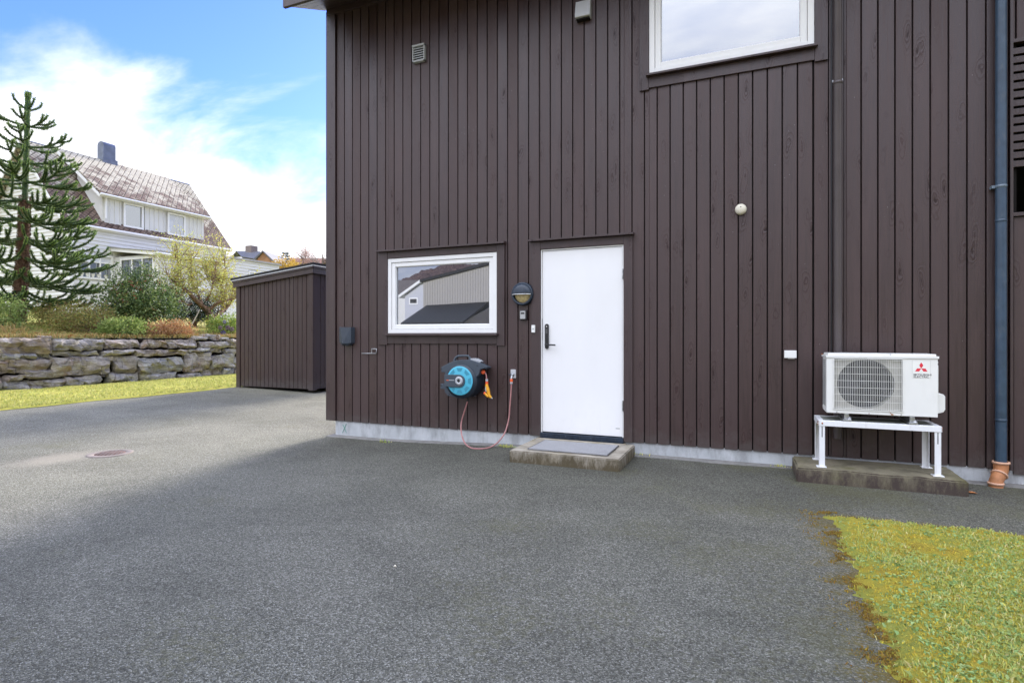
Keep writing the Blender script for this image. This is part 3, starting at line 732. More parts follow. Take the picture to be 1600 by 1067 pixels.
mb.box(-2.225, -2.124, y0, WY-.001, .128, 2.27, .003); mb.box(-1.201, -1.108, y0, WY-.001, .128, 2.27, .003); mb.box(-2.1235, -1.2015, y0+.003, WY-.001, 2.184, 2.269, .003)
dt = mb.build('door_trim', M['trim'], house)
mb = MB(); mb.prism([(WY-.07, 2.272), (WY-.07, 2.292), (WY-.001, 2.30), (WY-.001, 2.272)], -2.25, -1.092, .002, axis='X'); mb.build('drip_cap', M['trim'], dt)
# lock plate + lever
a, b = PY(851, 506, WY), PY(858.5, 545, WY); xm = (a.x+b.x)/2
mb = MB(); r = .021; top = a.z; bot = b.z
poly = [(xm+r*math.cos(t), top-r+r*math.sin(t)) for t in np.linspace(0, math.pi, 9)]+[(xm+r*math.cos(t), bot+r+r*math.sin(t)) for t in np.linspace(math.pi, 2*math.pi, 9)]
mb.prism(poly, WY-.016, WY+.0055, .002)
hd = mb.build('door_handle', M['black'], door)
mb = MB(); lz = bot+.045; mb.cyl((xm, WY-.016, lz), (xm, WY-.06, lz), .009, 12); mb.tube([(xm, WY-.056, lz), (xm+.03, WY-.058, lz), (xm+.115, WY-.055, lz-.002)], .0085, 10); mb.build('lever', M['black'], door)
mb = MB(); mb.box(xm-.006, xm+.006, WY-.0175, WY-.0162, top-.036, top-.024); mb.build('lock_indicator', M['alu'], door); mb = MB()
for i in range(4):
    for j in range(3): mb.box(xm-.010+j*.008, xm-.006+j*.008, WY-.0168, WY-.0162, top-.065-i*.013, top-.062-i*.013)
mb.build('keypad', M['alu'], door)
for y_ in (428, 634):
    p = PY(973.5, y_, WY-.02); mb = MB(); mb.cyl((-1.212, WY-.012, p.z-.055), (-1.212, WY-.012, p.z+.055), .007, 10); mb.box(-1.219, -1.204, WY-.008, WY-.0045, p.z-.05, p.z+.05); mb.build('hinge', M['galv'], door)
p = PY(965, 669.5, WY); mb = MB(); mb.box(p.x-.022, p.x+.022, WY+.0045, WY+.0055, p.z-.005, p.z+.005); mb.build('maker_label', M['vent'], door)
mb = MB(); mb.box(-2.1075, -2.1045, WY-.0055, WY+.005, 1.18, 1.42); mb.build('strike_plate', M['galv'], df)

# wall vents
def wall_vent(px0, py0, px1, py1, louvre, m):
    a, b = PY(px0, py0, WY-.03), PY(px1, py1, WY-.03); cx = (a.x+b.x)/2
    z1, z0 = a.z, b.z; x0, x1 = a.x, b.x; mb = MB()
    if louvre:
        mb.box(x0, x0+.014, WY-.045, WY, z0, z1, .002); mb.box(x1-.014, x1, WY-.045, WY, z0, z1, .002)
        mb.box(x0, x1, WY-.055, WY, z1-.022, z1, .003); mb.box(x0, x1, WY-.045, WY, z0, z0+.014, .002)
        v = mb.build('wall_vent', m, house); mb = MB(); n = 6; hh = (z1-z0-.036)/n
        for i in range(n):
            zb = z0+.014+i*hh; mb.prism([(WY-.042, zb), (WY-.036, zb), (WY-.026, zb+hh*.62), (WY-.032, zb+hh*.62)], x0+.014, x1-.014, axis='X')
        mb.build('louvre', m, v); mb = MB(); mb.box(x0+.014, x1-.014, WY-.008, WY-.001, z0+.014, z1-.022); mb.build('vent_backing', M['groove'], v)
    else:
        mb.prism([(WY, z0), (WY-.075, z0+.012), (WY-.078, z0+.028), (WY-.045, z1-.01), (WY, z1)], x0, x1, .004, axis='X')
        v = mb.build('wall_vent', m, house); mb = MB(); mb.box(x0+.01, x1-.01, WY-.06, WY-.004, z0-.012, z0+.002); mb.build('vent_mouth', M['groove'], v)
    v['label'] = 'louvred grey wall vent near the eave' if louvre else 'pale hooded wall vent beside the upper window'
wall_vent(645, 73, 664, 95, True, M['vent']); wall_vent(900, 4, 923, 28, False, M['ventw'])

# brown enamel pipe with collar
def ypipe(px, Y, z0, z1, r): p = PY(px, 300, Y); return p.x
bx = .742
mb = MB(); mb.tube([(bx, WY-.034, .30), (bx, WY-.034, 5.35), (bx, WY-.14, 5.50)], .034, 20); bp = mb.build('brown_downpipe', M['brownpipe']); tag(bp, 'slim brown painted downpipe running down the wall behind the heat pump', 'downpipe')
pz = PY(1307, 129, WY-.05).z
mb = MB(); mb.lathe([(.034, -.014), (.039, -.012), (.039, .012), (.034, .014)], (bx, WY-.034, pz), (0, 0, 1)); mb.build('collar', M['brownpipe'], bp)
mb = MB(); mb.box(bx-.043, bx+.043, WY-.012, WY-.001, pz+.02, pz+.04); mb.build('bracket', M['galv'], bp)
mb = MB(); mb.tube([(.694, WY-.009, .7), (.695, WY-.009, 2), (.693, WY-.009, 5.4)], .006, 8); cab = mb.build('wall_cable', M['black']); tag(cab, 'thin black cable running up beside the brown downpipe', 'cable')

mb = MB(); mb.prism([(.6905, WY+.018), (.6945, WY+.002), (.7905, WY+.002), (.7945, WY+.018)], .125, 5.6, axis='Z'); mb.build('recessed_board', M['clad'], house)
# blue-grey downspout
dx_ = PY(1564, 400, WY-.06).x
zb = PY(1562, 722, WY-.06).z
mb = MB(); mb.cyl((dx_, WY-.06, zb-.02), (dx_, WY-.06, 5.6), .0375, 28)
ds = mb.build('downspout', M['dsp']); tag(ds, 'blue grey round downspout at the right end of the brown wall', 'downpipe')
for py_, rr, nm, mt in ((290, .0405, 'pipe_clamp', 'dspring'), (344, .0395, 'joint_ring', 'dsp'), (657, .0395, 'joint_ring', 'dsp')):
    z_ = PY(1564, py_, WY-.1).z; mb = MB(); mb.lathe([(.037, -.012), (rr, -.010), (rr, .010), (.037, .012)], (dx_, WY-.06, z_), (0, 0, 1))
    if nm == 'pipe_clamp': mb.box(dx_-.062, dx_-.036, WY-.066, WY-.02, z_-.012, z_+.012)
    mb.build(nm, M[mt], ds)
mb = MB(); c0 = Vector((dx_, WY-.06, zb-.005))
path = [c0, c0+Vector((0, 0, -.055)), c0+Vector((-.012, -.012, -.085)), c0+Vector((-.035, -.04, -.112)), c0+Vector((-.05, -.055, -.145)), c0+Vector((-.052, -.06, -.20))]
mb.tube(path, [.052, .050, .050, .047, .047, .047], 24)
cl = mb.build('clay_drain_elbow', M['clay']); tag(cl, 'orange clay drain elbow at the foot of the blue grey downspout', 'drain pipe')
def ringm(p, d, r, t):
    mb.lathe([(r*.82, -t), (r, -t), (r+.003, 0), (r, t), (r*.82, t)], p, d, 28)
mb = MB(); ringm(c0+Vector((0, 0, .004)), (0, 0, 1), .057, .009); ringm(c0+Vector((-.018, -.022, -.092)), (-.5, -.6, -.75), .056, .007); ringm(c0+Vector((-.052, -.058, -.158)), (0, 0, 1), .053, .009)
mb.build('rim', M['clayrim'], cl)

# door step, mat
def slab(x0, x1, y0, y1, z0, z1, nx, ny, bev, amp, name, mat):
    bm = bmesh.new(); bmesh.ops.create_cube(bm, size=1)
    for v in bm.verts: v.co = Vector((x0+(v.co.x+.5)*(x1-x0), y0+(v.co.y+.5)*(y1-y0), z0+(v.co.z+.5)*(z1-z0)))
    bmesh.ops.bevel(bm, geom=bm.edges[:], offset=bev, segments=2, affect='EDGES')
    bmesh.ops.subdivide_edges(bm, edges=[e for e in bm.edges if e.calc_length() > .2], cuts=14, use_grid_fill=True)
    for v in bm.verts:
        n_ = Vector((mnoise.noise(v.co*9), mnoise.noise(v.co*9+Vector((5, 0, 0))), mnoise.noise(v.co*9+Vector((0, 9, 0)))))
        v.co += n_*amp
        v.co.y = min(v.co.y, y1)
    mb = MB(); mb.bm(bm); return mb.build(name, mat)
st = slab(-2.155, -1.075, 5.03, 5.79, -.08, .113, 0, 0, .009, .004, 'doorstep', M['step'])
tag(st, 'weathered concrete doorstep slab below the white door', 'doorstep')
pl = slab(.37, 1.545, 5.285, 5.80, -.08, .120, 0, 0, .012, .007, 'concrete_plinth', M['plinth'])
tag(pl, 'stained mossy concrete plinth carrying the heat pump stand', 'plinth')
ma, mbk = PZ(828, 699.5, .125), PZ(939, 708.5, .125)
mb = MB(); mx0, mx1, my0, my1 = -2.0, -1.2, 5.12, 5.62
mb.box(mx0+.012, mx1-.012, my0+.006, my1-.012, .119, .1285, .002)
k = 60
for i in range(k):
    xa = mx0+(mx1-mx0)*i/k; mb.box(xa+.002, xa+.0095, my0-.006, my0+.008, .1195, .126)
dm = mb.build('doormat', M['mat']); tag(dm, 'grey ribbed doormat lying on the concrete doorstep', 'doormat')
mb = MB(); mb.box(mx0, mx0+.012, my0, my1, .119, .127, .002); mb.box(mx1-.012, mx1, my0, my1, .119, .127, .002); mb.box(mx0+.012, mx1-.012, my1-.012, my1, .119, .127, .002); mb.build('edging', M['black'], dm)

# ------------------------------------------------------------------ HEAT PUMP and its stand
AX0, AX1, AY0, AY1, AZ0, AZ1 = .604, 1.382, 5.40, 5.69, .578, 1.078
hp = thing('heat_pump', 'white outdoor heat pump with round fan grille and red diamond emblem on a stand', 'heat pump', ((AX0+AX1)/2, 5.55, AZ0))
gx0 = PY(1302.3, 600, AY0).x; gx1 = PY(1410.9, 600, AY0).x; gz1 = PY(1302, 560, AY0).z; gz0 = PY(1302, 638.5, AY0).z
mb = MB()
panel_with_holes(mb, AX0+.004, AX1-.004, AZ0+.004, AZ1-.035, AY0, AY0+.012, [(gx0, gx1, gz0, gz1)])
mb.box(AX0+.004, AX1-.004, AY0+.16, AY1, AZ0, AZ1-.034, .004)      # rear block behind the fan room
mb.box(gx1+.005, AX1-.004, AY0+.0125, AY0+.16, AZ0, AZ1-.034)
mb.box(AX0+.004, AX1-.004, AY0+.0125, AY0+.16, AZ0, AZ0+.012); mb.box(AX0, AX0+.012, AY0+.0125, AY0+.16, AZ0+.012, AZ1-.034)
mb.prism([(AX0-.002, AZ0+.03), (AX0+.02, AZ0-.001), (AX0+.02, AZ0+.03)], AY0-.001, AY1, .001)
case = mb.build('casing', M['ac'], hp)
mb = MB(); bm = bmesh.new(); bmesh.ops.create_cube(bm, size=1)
for v in bm.verts: v.co = Vector((AX0-.004+(v.co.x+.5)*(AX1-AX0+.008), AY0-.006+(v.co.y+.5)*(AY1-AY0+.01), AZ1-.033+(v.co.z+.5)*.035))
bmesh.ops.bevel(bm, geom=[e for e in bm.edges if all(v.co.z > AZ1-.01 for v in e.verts)], offset=.016, segments=4, affect='EDGES'); mb.bm(bm); mb.build('lid', M['ac'], hp)
# left side slots
mb = MB()
for c_ in range(4):
    yy = AY0+.055+c_*.058
    for i in range(24):
        z_ = AZ0+.055+i*.0165; mb.add([(AX0-.0015, yy, z_), (AX0-.0015, yy+.040, z_+.004), (AX0-.0015, yy+.040, z_+.012), (AX0-.0015, yy, z_+.008)], [(0, 1, 2, 3)])
mb.build('side_slot', M['acdark'], hp)
# grille
fcx = (PY(1309.5, 600, AY0).x+PY(1398, 600, AY0).x)/2; fcz = (PY(1354, 561.5, AY0).z+PY(1354, 639, AY0).z)/2; fr_ = .204
mb = MB(); seg = 64
ring_in = [(fcx+fr_*math.cos(2*math.pi*k/seg), fcz+fr_*math.sin(2*math.pi*k/seg)) for k in range(seg)]
def sqpt(k):
    t = 2*math.pi*k/seg; c_, s_ = math.cos(t), math.sin(t)
    lx = gx1-fcx if c_ > 0 else fcx-gx0; lz_ = gz1-fcz if s_ > 0 else fcz-gz0
    m_ = min(lx/abs(c_) if abs(c_) > 1e-6 else 9, lz_/abs(s_) if abs(s_) > 1e-6 else 9); return (fcx+c_*m_, fcz+s_*m_)
yb_ = AY0+.016; V = [(x, yb_, z) for x, z in ring_in]+[(*[sqpt(k)[0]], yb_, sqpt(k)[1]) for k in range(seg)]+[(x, yb_+.12, z) for x, z in ring_in]
mb.add(V, [(k, (k+1) % seg, seg+(k+1) % seg, seg+k) for k in range(seg)]+[(k, 2*seg+k, 2*seg+(k+1) % seg, (k+1) % seg) for k in range(seg)]); mb.build('fan_shroud', M['acrecess'], hp)
mb = MB(); mb.lathe([(0, 0), (fr_+.01, 0)], (fcx, AY0+.137, fcz), seg=48); mb.build('fan_backing', M['acdark'], hp)
mb = MB(); mb.lathe([(0, .055), (.03, .052), (.045, .04), (.048, 0)], (fcx, AY0+.13, fcz), seg=28)
for k in range(3):
    t0 = 2*math.pi*k/3+.5; V = []; nr, na = 6, 9
    for i in range(nr):
        r_ = .045+(.190-.045)*i/(nr-1)
        for j in range(na):
            t = t0+(j/(na-1))*(1.25+.3*i/(nr-1)); V.append((fcx+r_*math.cos(t), AY0+.125-.055*j/(na-1), fcz+r_*math.sin(t)))
    mb.add(V, [(i*na+j, (i+1)*na+j, (i+1)*na+j+1, i*na+j+1) for i in range(nr-1) for j in range(na-1)], True)
mb.build('fan', M['acdark'], hp)
mb = MB(); nv = 38
for i in range(nv):
    x = gx0+.010+(gx1-gx0-.02)*i/(nv-1); mb.box(x-.0012, x+.0012, AY0-.006, AY0-.003, gz0+.004, gz1-.004)
for i in range(8):
    z_ = gz0+.012+(gz1-gz0-.024)*i/7; mb.box(gx0+.002, gx1-.002, AY0-.003, AY0+.001, z_-.0013, z_+.0013)
for a_ in ((gx0-.003, gx0+.004, gz0-.004, gz1+.004), (gx1-.004, gx1+.003, gz0-.004, gz1+.004)): mb.box(a_[0], a_[1], AY0-.008, AY0-.0005, a_[2], a_[3], .001)
for a_ in ((gx0+.004, gx1-.004, gz1-.002, gz1+.004), (gx0+.004, gx1-.004, gz0-.004, gz0+.002)): mb.box(a_[0], a_[1], AY0-.008, AY0-.0005, a_[2], a_[3], .001)
mb.build('fan_grille', M['acgrille'], hp)
# emblem sticker
sx0 = PY(1425.5, 580, AY0).x; sx1 = PY(1453.5, 580, AY0).x; sz1 = PY(1440, 563.3, AY0).z; sz0 = PY(1440, 590.3, AY0).z
mb = MB(); mb.box(sx0, sx1, AY0-.0012, AY0-.0002, sz0, sz1); mb.mi = 1
for a_ in ((sx0-.0012, sx0, sz0-.0012, sz1+.0012), (sx1, sx1+.0012, sz0-.0012, sz1+.0012), (sx0, sx1, sz1, sz1+.0012), (sx0, sx1, sz0-.0012, sz0)): mb.box(a_[0], a_[1], AY0-.0011, AY0-.0003, a_[2], a_[3])
stk = mb.build('emblem_sticker', [M['stick'], M['acrecess']], hp)
cx_, cz_ = (sx0+sx1)/2, sz0+(sz1-sz0)*.545; s_ = (sx1-sx0)*.235; mb = MB()
for t in (90, 210, 330):
    d = Vector((math.cos(R(t)), 0, math.sin(R(t)))); n_ = Vector((-d.z, 0, d.x)); o_ = Vector((cx_, AY0-.0016, cz_))
    q = [o_, o_+d*s_*.866+n_*s_*.5, o_+d*s_*1.732, o_+d*s_*.866-n_*s_*.5]
    mb.add(q+[v+Vector((0, .0004, 0)) for v in q], [(0, 1, 2, 3), (4, 7, 6, 5), (0, 4, 5, 1), (1, 5, 6, 2), (2, 6, 7, 3), (3, 7, 4, 0)])
mb.build('emblem', M['red'], stk)
ww = sx1-sx0
text_mesh('MITSUBISHI', .0205, (sx0+ww*.06, AY0-.0014, sz0+ww*.155), .0003, M['ink'], 'lettering', stk, 1.16, bold=.0003)
text_mesh('ELECTRIC', .0205, (sx0+ww*.06, AY0-.0014, sz0+ww*.012), .0003, M['ink'], 'lettering', stk, 1.16, bold=.0003)
# valve cover on the right side, rust marks, screws
mb = MB(); mb.box(AX1-.003, AX1+.016, AY0+.06, AY1-.02, AZ0+.18, AZ1-.085, .004)
mb.prism([(AX1-.003, AZ0+.02), (AX1+.052, AZ0+.038), (AX1+.064, AZ0+.060), (AX1+.064, AZ0+.165), (AX1+.050, AZ0+.182), (AX1-.003, AZ0+.190)], AY0+.07, AY1-.03, .004)
mb.box(AX1-.003, AX1+.014, AY0+.06, AY0+.14, AZ1-.072, AZ1-.055, .002); mb.build('valve_cover', M['ac'], hp)
mb = MB()
for px_, py_, rr in ((1390, 642.5, .007), (1394, 647.5, .008), (1391.5, 645.5, .004), (1358, 646, .004), (1284.5, 553, .006)):
    p = PY(px_, py_, AY0); V = []; n_ = 9
    for k in range(n_):
        t = 2*math.pi*k/n_; r_ = rr*(.7+.6*random.random()); V.append((p.x+r_*math.cos(t)*1.3, AY0-.0008, max(AZ0+.005, p.z+r_*.8*math.sin(t))))
    mb.add(V, [tuple(range(n_))])
build_each(mb, 'rust_mark', M['rust'], hp)
mb = MB()
for px_, py_ in ((1307.4, 643.5), (1408, 647.6), (1391, 553.8)):
    p = PY(px_, py_, AY0); mb.lathe([(0, .0025), (.004, .002), (.005, 0)], (p.x, AY0-.004 if py_ < 560 else AY0-.001, p.z), seg=10)
build_each(mb, 'screw', M['galv'], hp)

stand = thing('heat_pump_stand', 'white steel angle stand under the heat pump on the concrete plinth', 'stand', (.98, 5.55, .12))
X0, X1, Y0, Y1 = .548, 1.392, 5.368, 5.722; ZT = .512
def angle_leg(x, y, sx, sy, name='leg'):
    mb = MB(); w_ = .042; t = .004
    xa, xb = sorted((x, x+sx*w_)); ya, yb = sorted((y, y+sy*t)); mb.box(xa, xb, ya, yb, .124, ZT-.002)
    xa, xb = sorted((x, x+sx*t)); ya, yb = sorted((y+sy*t, y+sy*w_)); mb.box(xa, xb, ya, yb, .124, ZT-.002)
    l = mb.build(name, M['standwhite'], stand)
    mb = MB(); xa, xb = sorted((x-sx*.02, x+sx*.055)); ya, yb = sorted((y-sy*.014, y+sy*.058)); mb.box(xa, xb, ya, yb, .1215, .1265, .001); mb.build('foot_plate', M['standwhite'], l)
    mb = MB(); 
    mb.box(x+sx*.021-.003, x+sx*.021+.003, y-sy*.0006 - .0003, y-sy*.0006+.0003, .375, .465); mb.build('slot', M['acdark'], l)
for x, sx in ((X0, 1), (X1, -1)):
    for y, sy in ((Y0, 1), (Y1, -1)): angle_leg(x, y, sx, sy)
mb = MB()
mb.box(X0+.001, X1-.001, Y0-.005, Y0-.001, ZT-.042, ZT, .001); mb.box(X0+.001, X1-.001, Y1+.001, Y1+.005, ZT-.042, ZT, .001)
mb.box(X0+.001, X1-.001, Y0-.001, Y0+.035, ZT-.0005, ZT+.003); mb.box(X0+.001, X1-.001, Y1-.035, Y1+.001, ZT-.0005, ZT+.003)
mb.box(X0-.005, X0-.001, Y0-.005, Y1+.005, ZT-.042, ZT+.0025, .001); mb.box(X1+.001, X1+.005, Y0-.005, Y1+.005, ZT-.042, ZT+.0025, .001)
mb.box(X0-.001, X0+.035, Y0+.036, Y1-.036, ZT-.0005, ZT+.0025); mb.box(X1-.035, X1+.001, Y0+.036, Y1-.036, ZT-.0005, ZT+.0025)
mb.build('frame', M['standwhite'], stand)
mb = MB(); mb.box(X0+.036, X1-.036, Y0+.036, Y1-.036, ZT-.004, ZT+.001); mb.build('top_sheet', M['sheet'], stand)
for i, x in enumerate((AX0+.15, AX1-.17)):
    mb = MB(); mb.box(x-.03, x+.03, Y0+.004, Y1-.01, ZT+.0035, ZT+.020, .002); mb.box(x-.018, x+.018, Y0+.04, Y1-.03, ZT+.020, AZ0-.001, .004)
    mb.lathe([(0, .02), (.010, .02), (.010, .008), (.018, .008), (.018, 0)], (x+.02, Y0+.05, ZT+.02), (0, 0, 1), 12)
    mb.build('mounting_foot', M['galv'], stand)
mb = MB()
for x, y in ((X1+.006, Y0+.01), (X1+.006, Y0+.028), (X0-.006, Y0+.02)):
    for dz_ in (-.012, -.030): mb.lathe([(0, .006), (.006, .005), (.007, 0)], (x, y, ZT+dz_), (1 if x > 1 else -1, 0, 0), 8)
mb.lathe([(0, .006), (.006, .005), (.007, 0)], (X0+.022, Y0-.0055, ZT-.02), seg=8)
build_each(mb, 'bolt', M['rust'], stand)

# ------------------------------------------------------------------ HOSE REEL
YR = 5.60
def RP(x, y, Y=YR+.02):            # picture detail -> place on the reel's front
    return PY(680+x/11.86, 545+y/11.86, Y)
reel = thing('hose_reel', 'grey wall mounted hose reel with turquoise round cover beside the door', 'hose reel', (-3.05, 5.8, .47))
dc = RP(452, 590, YR); DR = .178
case_poly = [(98, 350), (118, 330), (250, 262), (330, 222), (372, 145), (420, 120), (630, 114), (652, 132), (668, 200), (830, 262), (955, 330), (960, 352), (830, 372), (800, 480), (740, 540), (735, 620), (700, 740), (620, 850), (520, 905), (400, 905), (310, 885), (230, 870), (170, 800), (165, 745), (92, 738), (92, 645), (180, 650), (175, 440), (110, 430)]
# carrying-handle hole is left open: build body below and the handle as a bar
body_poly = [(98, 350), (118, 330), (250, 262), (330, 232), (400, 208), (650, 205), (830, 262), (955, 330), (960, 356), (830, 376), (800, 480), (740, 540), (735, 620), (700, 740), (620, 850), (520, 905), (400, 905), (310, 885), (230, 870), (170, 800), (165, 745), (92, 738), (92, 645), (180, 650), (175, 440), (110, 430)]
mb = MB(); mb.prism([(RP(*p).x, RP(*p).z) for p in body_poly], YR+.025, YR+.10, .006); shell = mb.build('front_shell', M['reel'], reel)
mb = MB(); mb.lathe([(0, 0), (.165, 0), (.190, .012), (.200, .04), (.200, .20), (.188, .235), (0, .235)], (dc.x+.006, WY-.012, dc.z-.006), seg=48); mb.build('drum_housing', M['reeldark'], reel)
tp = [(180, 330), (330, 240), (650, 222), (830, 290), (960, 345), (930, 380), (650, 330), (400, 300), (240, 350)]
mb = MB(); mb.prism([(RP(*p, YR+.1).x, RP(*p, YR+.1).z) for p in tp], YR+.102, WY-.02, .008); mb.build('top_shell', M['reel'], reel)
def hp_(x, y): return RP(x, y, YR+.07)
mb = MB(); mb.tube([hp_(355, 225), hp_(380, 165), hp_(420, 135), hp_(520, 128), hp_(615, 130), hp_(640, 165), hp_(650, 222)], [.017, .014, .013, .0125, .013, .015, .017], 12); mb.build('carrying_handle', M['reel'], reel)
mb = MB(); q = [hp_(670, 175), hp_(760, 178), hp_(860, 235), hp_(840, 250), hp_(670, 215)]
mb.prism([(v.x, v.z) for v in q], YR+.05, YR+.13, .003); mb.build('water_label', M['lgrey'], reel)
mb = MB(); mb.lathe([(0, .025), (.150, .025), (.168, .020), (DR, .008), (DR, 0)], (dc.x, YR+.024, dc.z), seg=64); disc = mb.build('round_cover', M['cyan'], reel)
mb = MB()
for k in range(8):
    t = 2*math.pi*(k+.0)/8+math.pi/2
    if k in (2,): continue
    V = []
    for (r_, da) in ((.108, -.20), (.148, -.26), (.148, .26), (.108, .20)):
        V.append((dc.x+r_*math.cos(t+da), YR-.0018, dc.z+r_*math.sin(t+da)))
    mb.add(V+[(v[0], v[1]+.001, v[2]) for v in V], [(0, 1, 2, 3), (4, 7, 6, 5), (0, 4, 5, 1), (1, 5, 6, 2), (2, 6, 7, 3), (3, 7, 4, 0)])
mb.build('cover_relief', M['cyan2'], disc)
mb = MB(); r_ = .071; aw = .062; poly = [(dc.x-.19, dc.z+aw+.004), (dc.x-.19, dc.z-aw-.010)]+[(dc.x+r_*math.cos(t), dc.z-.003+r_*math.sin(t)) for t in np.linspace(-math.pi/2, math.pi/2, 16)]
mb.prism(poly, YR-.016, YR+.022, .005); arm = mb.build('bracket_arm', M['reel'], reel)
mb = MB(); mb.lathe([(.019, .002), (.019, .010), (.044, .008), (.049, 0)], (dc.x, YR-.0165, dc.z), seg=36); mb.build('hub', M['lgrey'], reel)
mb = MB(); mb.lathe([(0, .004), (.019, .004)], (dc.x, YR-.017, dc.z), seg=24); mb.build('hub_hole', M['black'], reel)
mb = MB(); a, b = RP(205, 566, YR-.02), RP(350, 598, YR-.02); mb.box(a.x, a.x+(b.x-a.x)*.28, YR-.0175, YR-.0162, b.z+.004, a.z-.004); mb.mi = 1; mb.box(a.x+(b.x-a.x)*.32, b.x, YR-.0175, YR-.0162, b.z+.006, a.z-.003)
mb.build('arm_badge', [M['orange'], M['lgrey']], arm)
mb = MB(); 
for p in ((372, 172), (620, 155), (112, 372), (108, 680), (255, 835), (775, 308), (735, 880)):
    q = RP(*p, YR+.02); mb.lathe([(0, .002), (.006, .002), (.007, 0)], (q.x, YR+.0245, q.z), seg=10)
build_each(mb, 'screw', M['black'], reel)
mb = MB(); q = RP(600, 940, YR+.14); mb.cyl((q.x, YR+.14, q.z-.02), (q.x, YR+.14, q.z+.05), .012, 12); mb.build('hose_inlet', M['black'], reel)
# orange ball stop with end of the hose and yellow nozzle hanging from it
nz = thing('hose_nozzle', 'yellow and orange spray nozzle hanging from the right side of the hose reel', 'nozzle', tuple(RP(960, 700, YR+.08)))
def np_(x, y): return RP(x, y, YR+.09)
mb = MB(); b0 = np_(888, 430); bm = bmesh.new(); bmesh.ops.create_uvsphere(bm, u_segments=20, v_segments=14, radius=.026, matrix=Matrix.Translation(b0)); mb.bm(bm, True); mb.build('ball_stop', M['orange'], nz)
mb = MB(); mb.tube([np_(890, 430), np_(925, 440), np_(945, 480), np_(953, 560)], .0075, 10); mb.build('hose_end', M['hose'], nz)
mb = MB(); mb.tube([np_(955, 560), np_(957, 600)], .015, 16); mb.build('connector', M['lgrey'], nz)
mb = MB(); mb.tube([np_(957, 602), np_(957, 650)], [.015, .017], 16); mb.build('coupling', M['orange'], nz)
mb = MB(); mb.tube([np_(955, 652), np_(958, 690), np_(972, 740), np_(985, 800), np_(995, 850), np_(1020, 890), np_(1042, 905)], [.017, .019, .021, .019, .017, .016, .010], 14)
mb.tube([np_(990, 885), np_(945, 845), np_(925, 825)], [.016, .016, .015], 12); mb.build('nozzle_body', M['yellow'], nz)
mb = MB(); mb.tube([np_(928, 828), np_(908, 812)], [.016, .017], 16); mb.build('nozzle_cap', M['orange'], nz)
mb = MB(); mb.tube([np_(1040, 904), np_(1062, 918)], [.008, .006], 10); mb.build('nozzle_tip', M['vent'], nz)
mb = MB(); g0 = np_(962, 700); g1 = np_(962, 790); mb.tube([g0+Vector((-.008, -.012, 0)), (g0+g1)/2+Vector((-.012, -.016, 0)), g1+Vector((-.006, -.012, 0))], .008, 8); mb.build('trigger', M['vent'], nz)
# hose from reel to tap
def hpnt(x, y, Y):
    p = PY(660+x/5.335, 520+y/5.335, Y)
    g = gz(p.x, p.y)+.010
    return p if p.z > g else PZ(660+x/5.335, 520+y/5.335, g)
raw = [(372, 545, 5.74), (375, 570, 5.74), (352, 650, 5.76), (328, 730, 5.78), (322, 800, 5.75), (333, 870, 5.70), (360, 925, 5.66), (400, 955, 5.64), (450, 965, 5.63), (520, 963, 5.63), (580, 945, 5.65), (635, 905, 5.68), (680, 845, 5.72), (705, 780, 5.76), (722, 700, 5.79), (730, 600, 5.79), (738, 500, 5.79), (742, 425, 5.79)]
def catmull(P, n=6):
    P = [Vector(p) for p in P]; out = []
    for i in range(len(P)-1):
        p0, p1, p2, p3 = P[max(i-1, 0)], P[i], P[i+1], P[min(i+2, len(P)-1)]
        for k in range(n):
            t = k/n; out.append(.5*((2*p1)+(p2-p0)*t+(2*p0-5*p1+4*p2-p3)*t*t+(3*p1-p0-3*p2+p3)*t**3))
    return out+[P[-1]]
mb = MB(); mb.tube(catmull([hpnt(*p) for p in raw]), .0080, 10); hs = mb.build('garden_hose', M['hose']); tag(hs, 'pink garden hose looping down from the reel to the wall tap', 'hose')
tap = thing('wall_tap', 'small grey wall tap with orange hose coupling left of the door', 'tap', tuple(hpnt(750, 350, WY)))
a, b = hpnt(736, 304, WY-.01), hpnt(779, 378, WY-.01); mb = MB(); mb.box(a.x, b.x, WY-.016, WY-.001, b.z, a.z, .004); mb.build('wall_plate', M['ventw'], tap)
c_ = hpnt(755, 345, WY-.01); mb = MB(); mb.lathe([(0, .03), (.012, .03), (.014, .01), (.022, .008), (.022, 0)], (c_.x, WY-.016, c_.z), seg=18); t1 = hpnt(741, 385, 5.79)
mb.tube([(c_.x, WY-.03, c_.z), (t1.x+.002, 5.795, t1.z+.03), t1], [.011, .012, .013], 12); mb.build('tap_body', M['galv'], tap)
mb = MB(); q = hpnt(738, 350, 5.78); mb.tube([q+Vector((-.028, 0, 0)), q+Vector((.010, 0, .004))], .006, 8); mb.build('tap_handle', M['navy'], tap)
mb = MB(); mb.tube([hpnt(742, 383, 5.79), hpnt(742, 408, 5.79)], .017, 16); mb.build('coupling', M['orange'], tap)
mb = MB(); mb.tube([hpnt(742, 408, 5.79), hpnt(742, 424, 5.79)], .016, 16); mb.build('collar', M['lgrey'], tap)

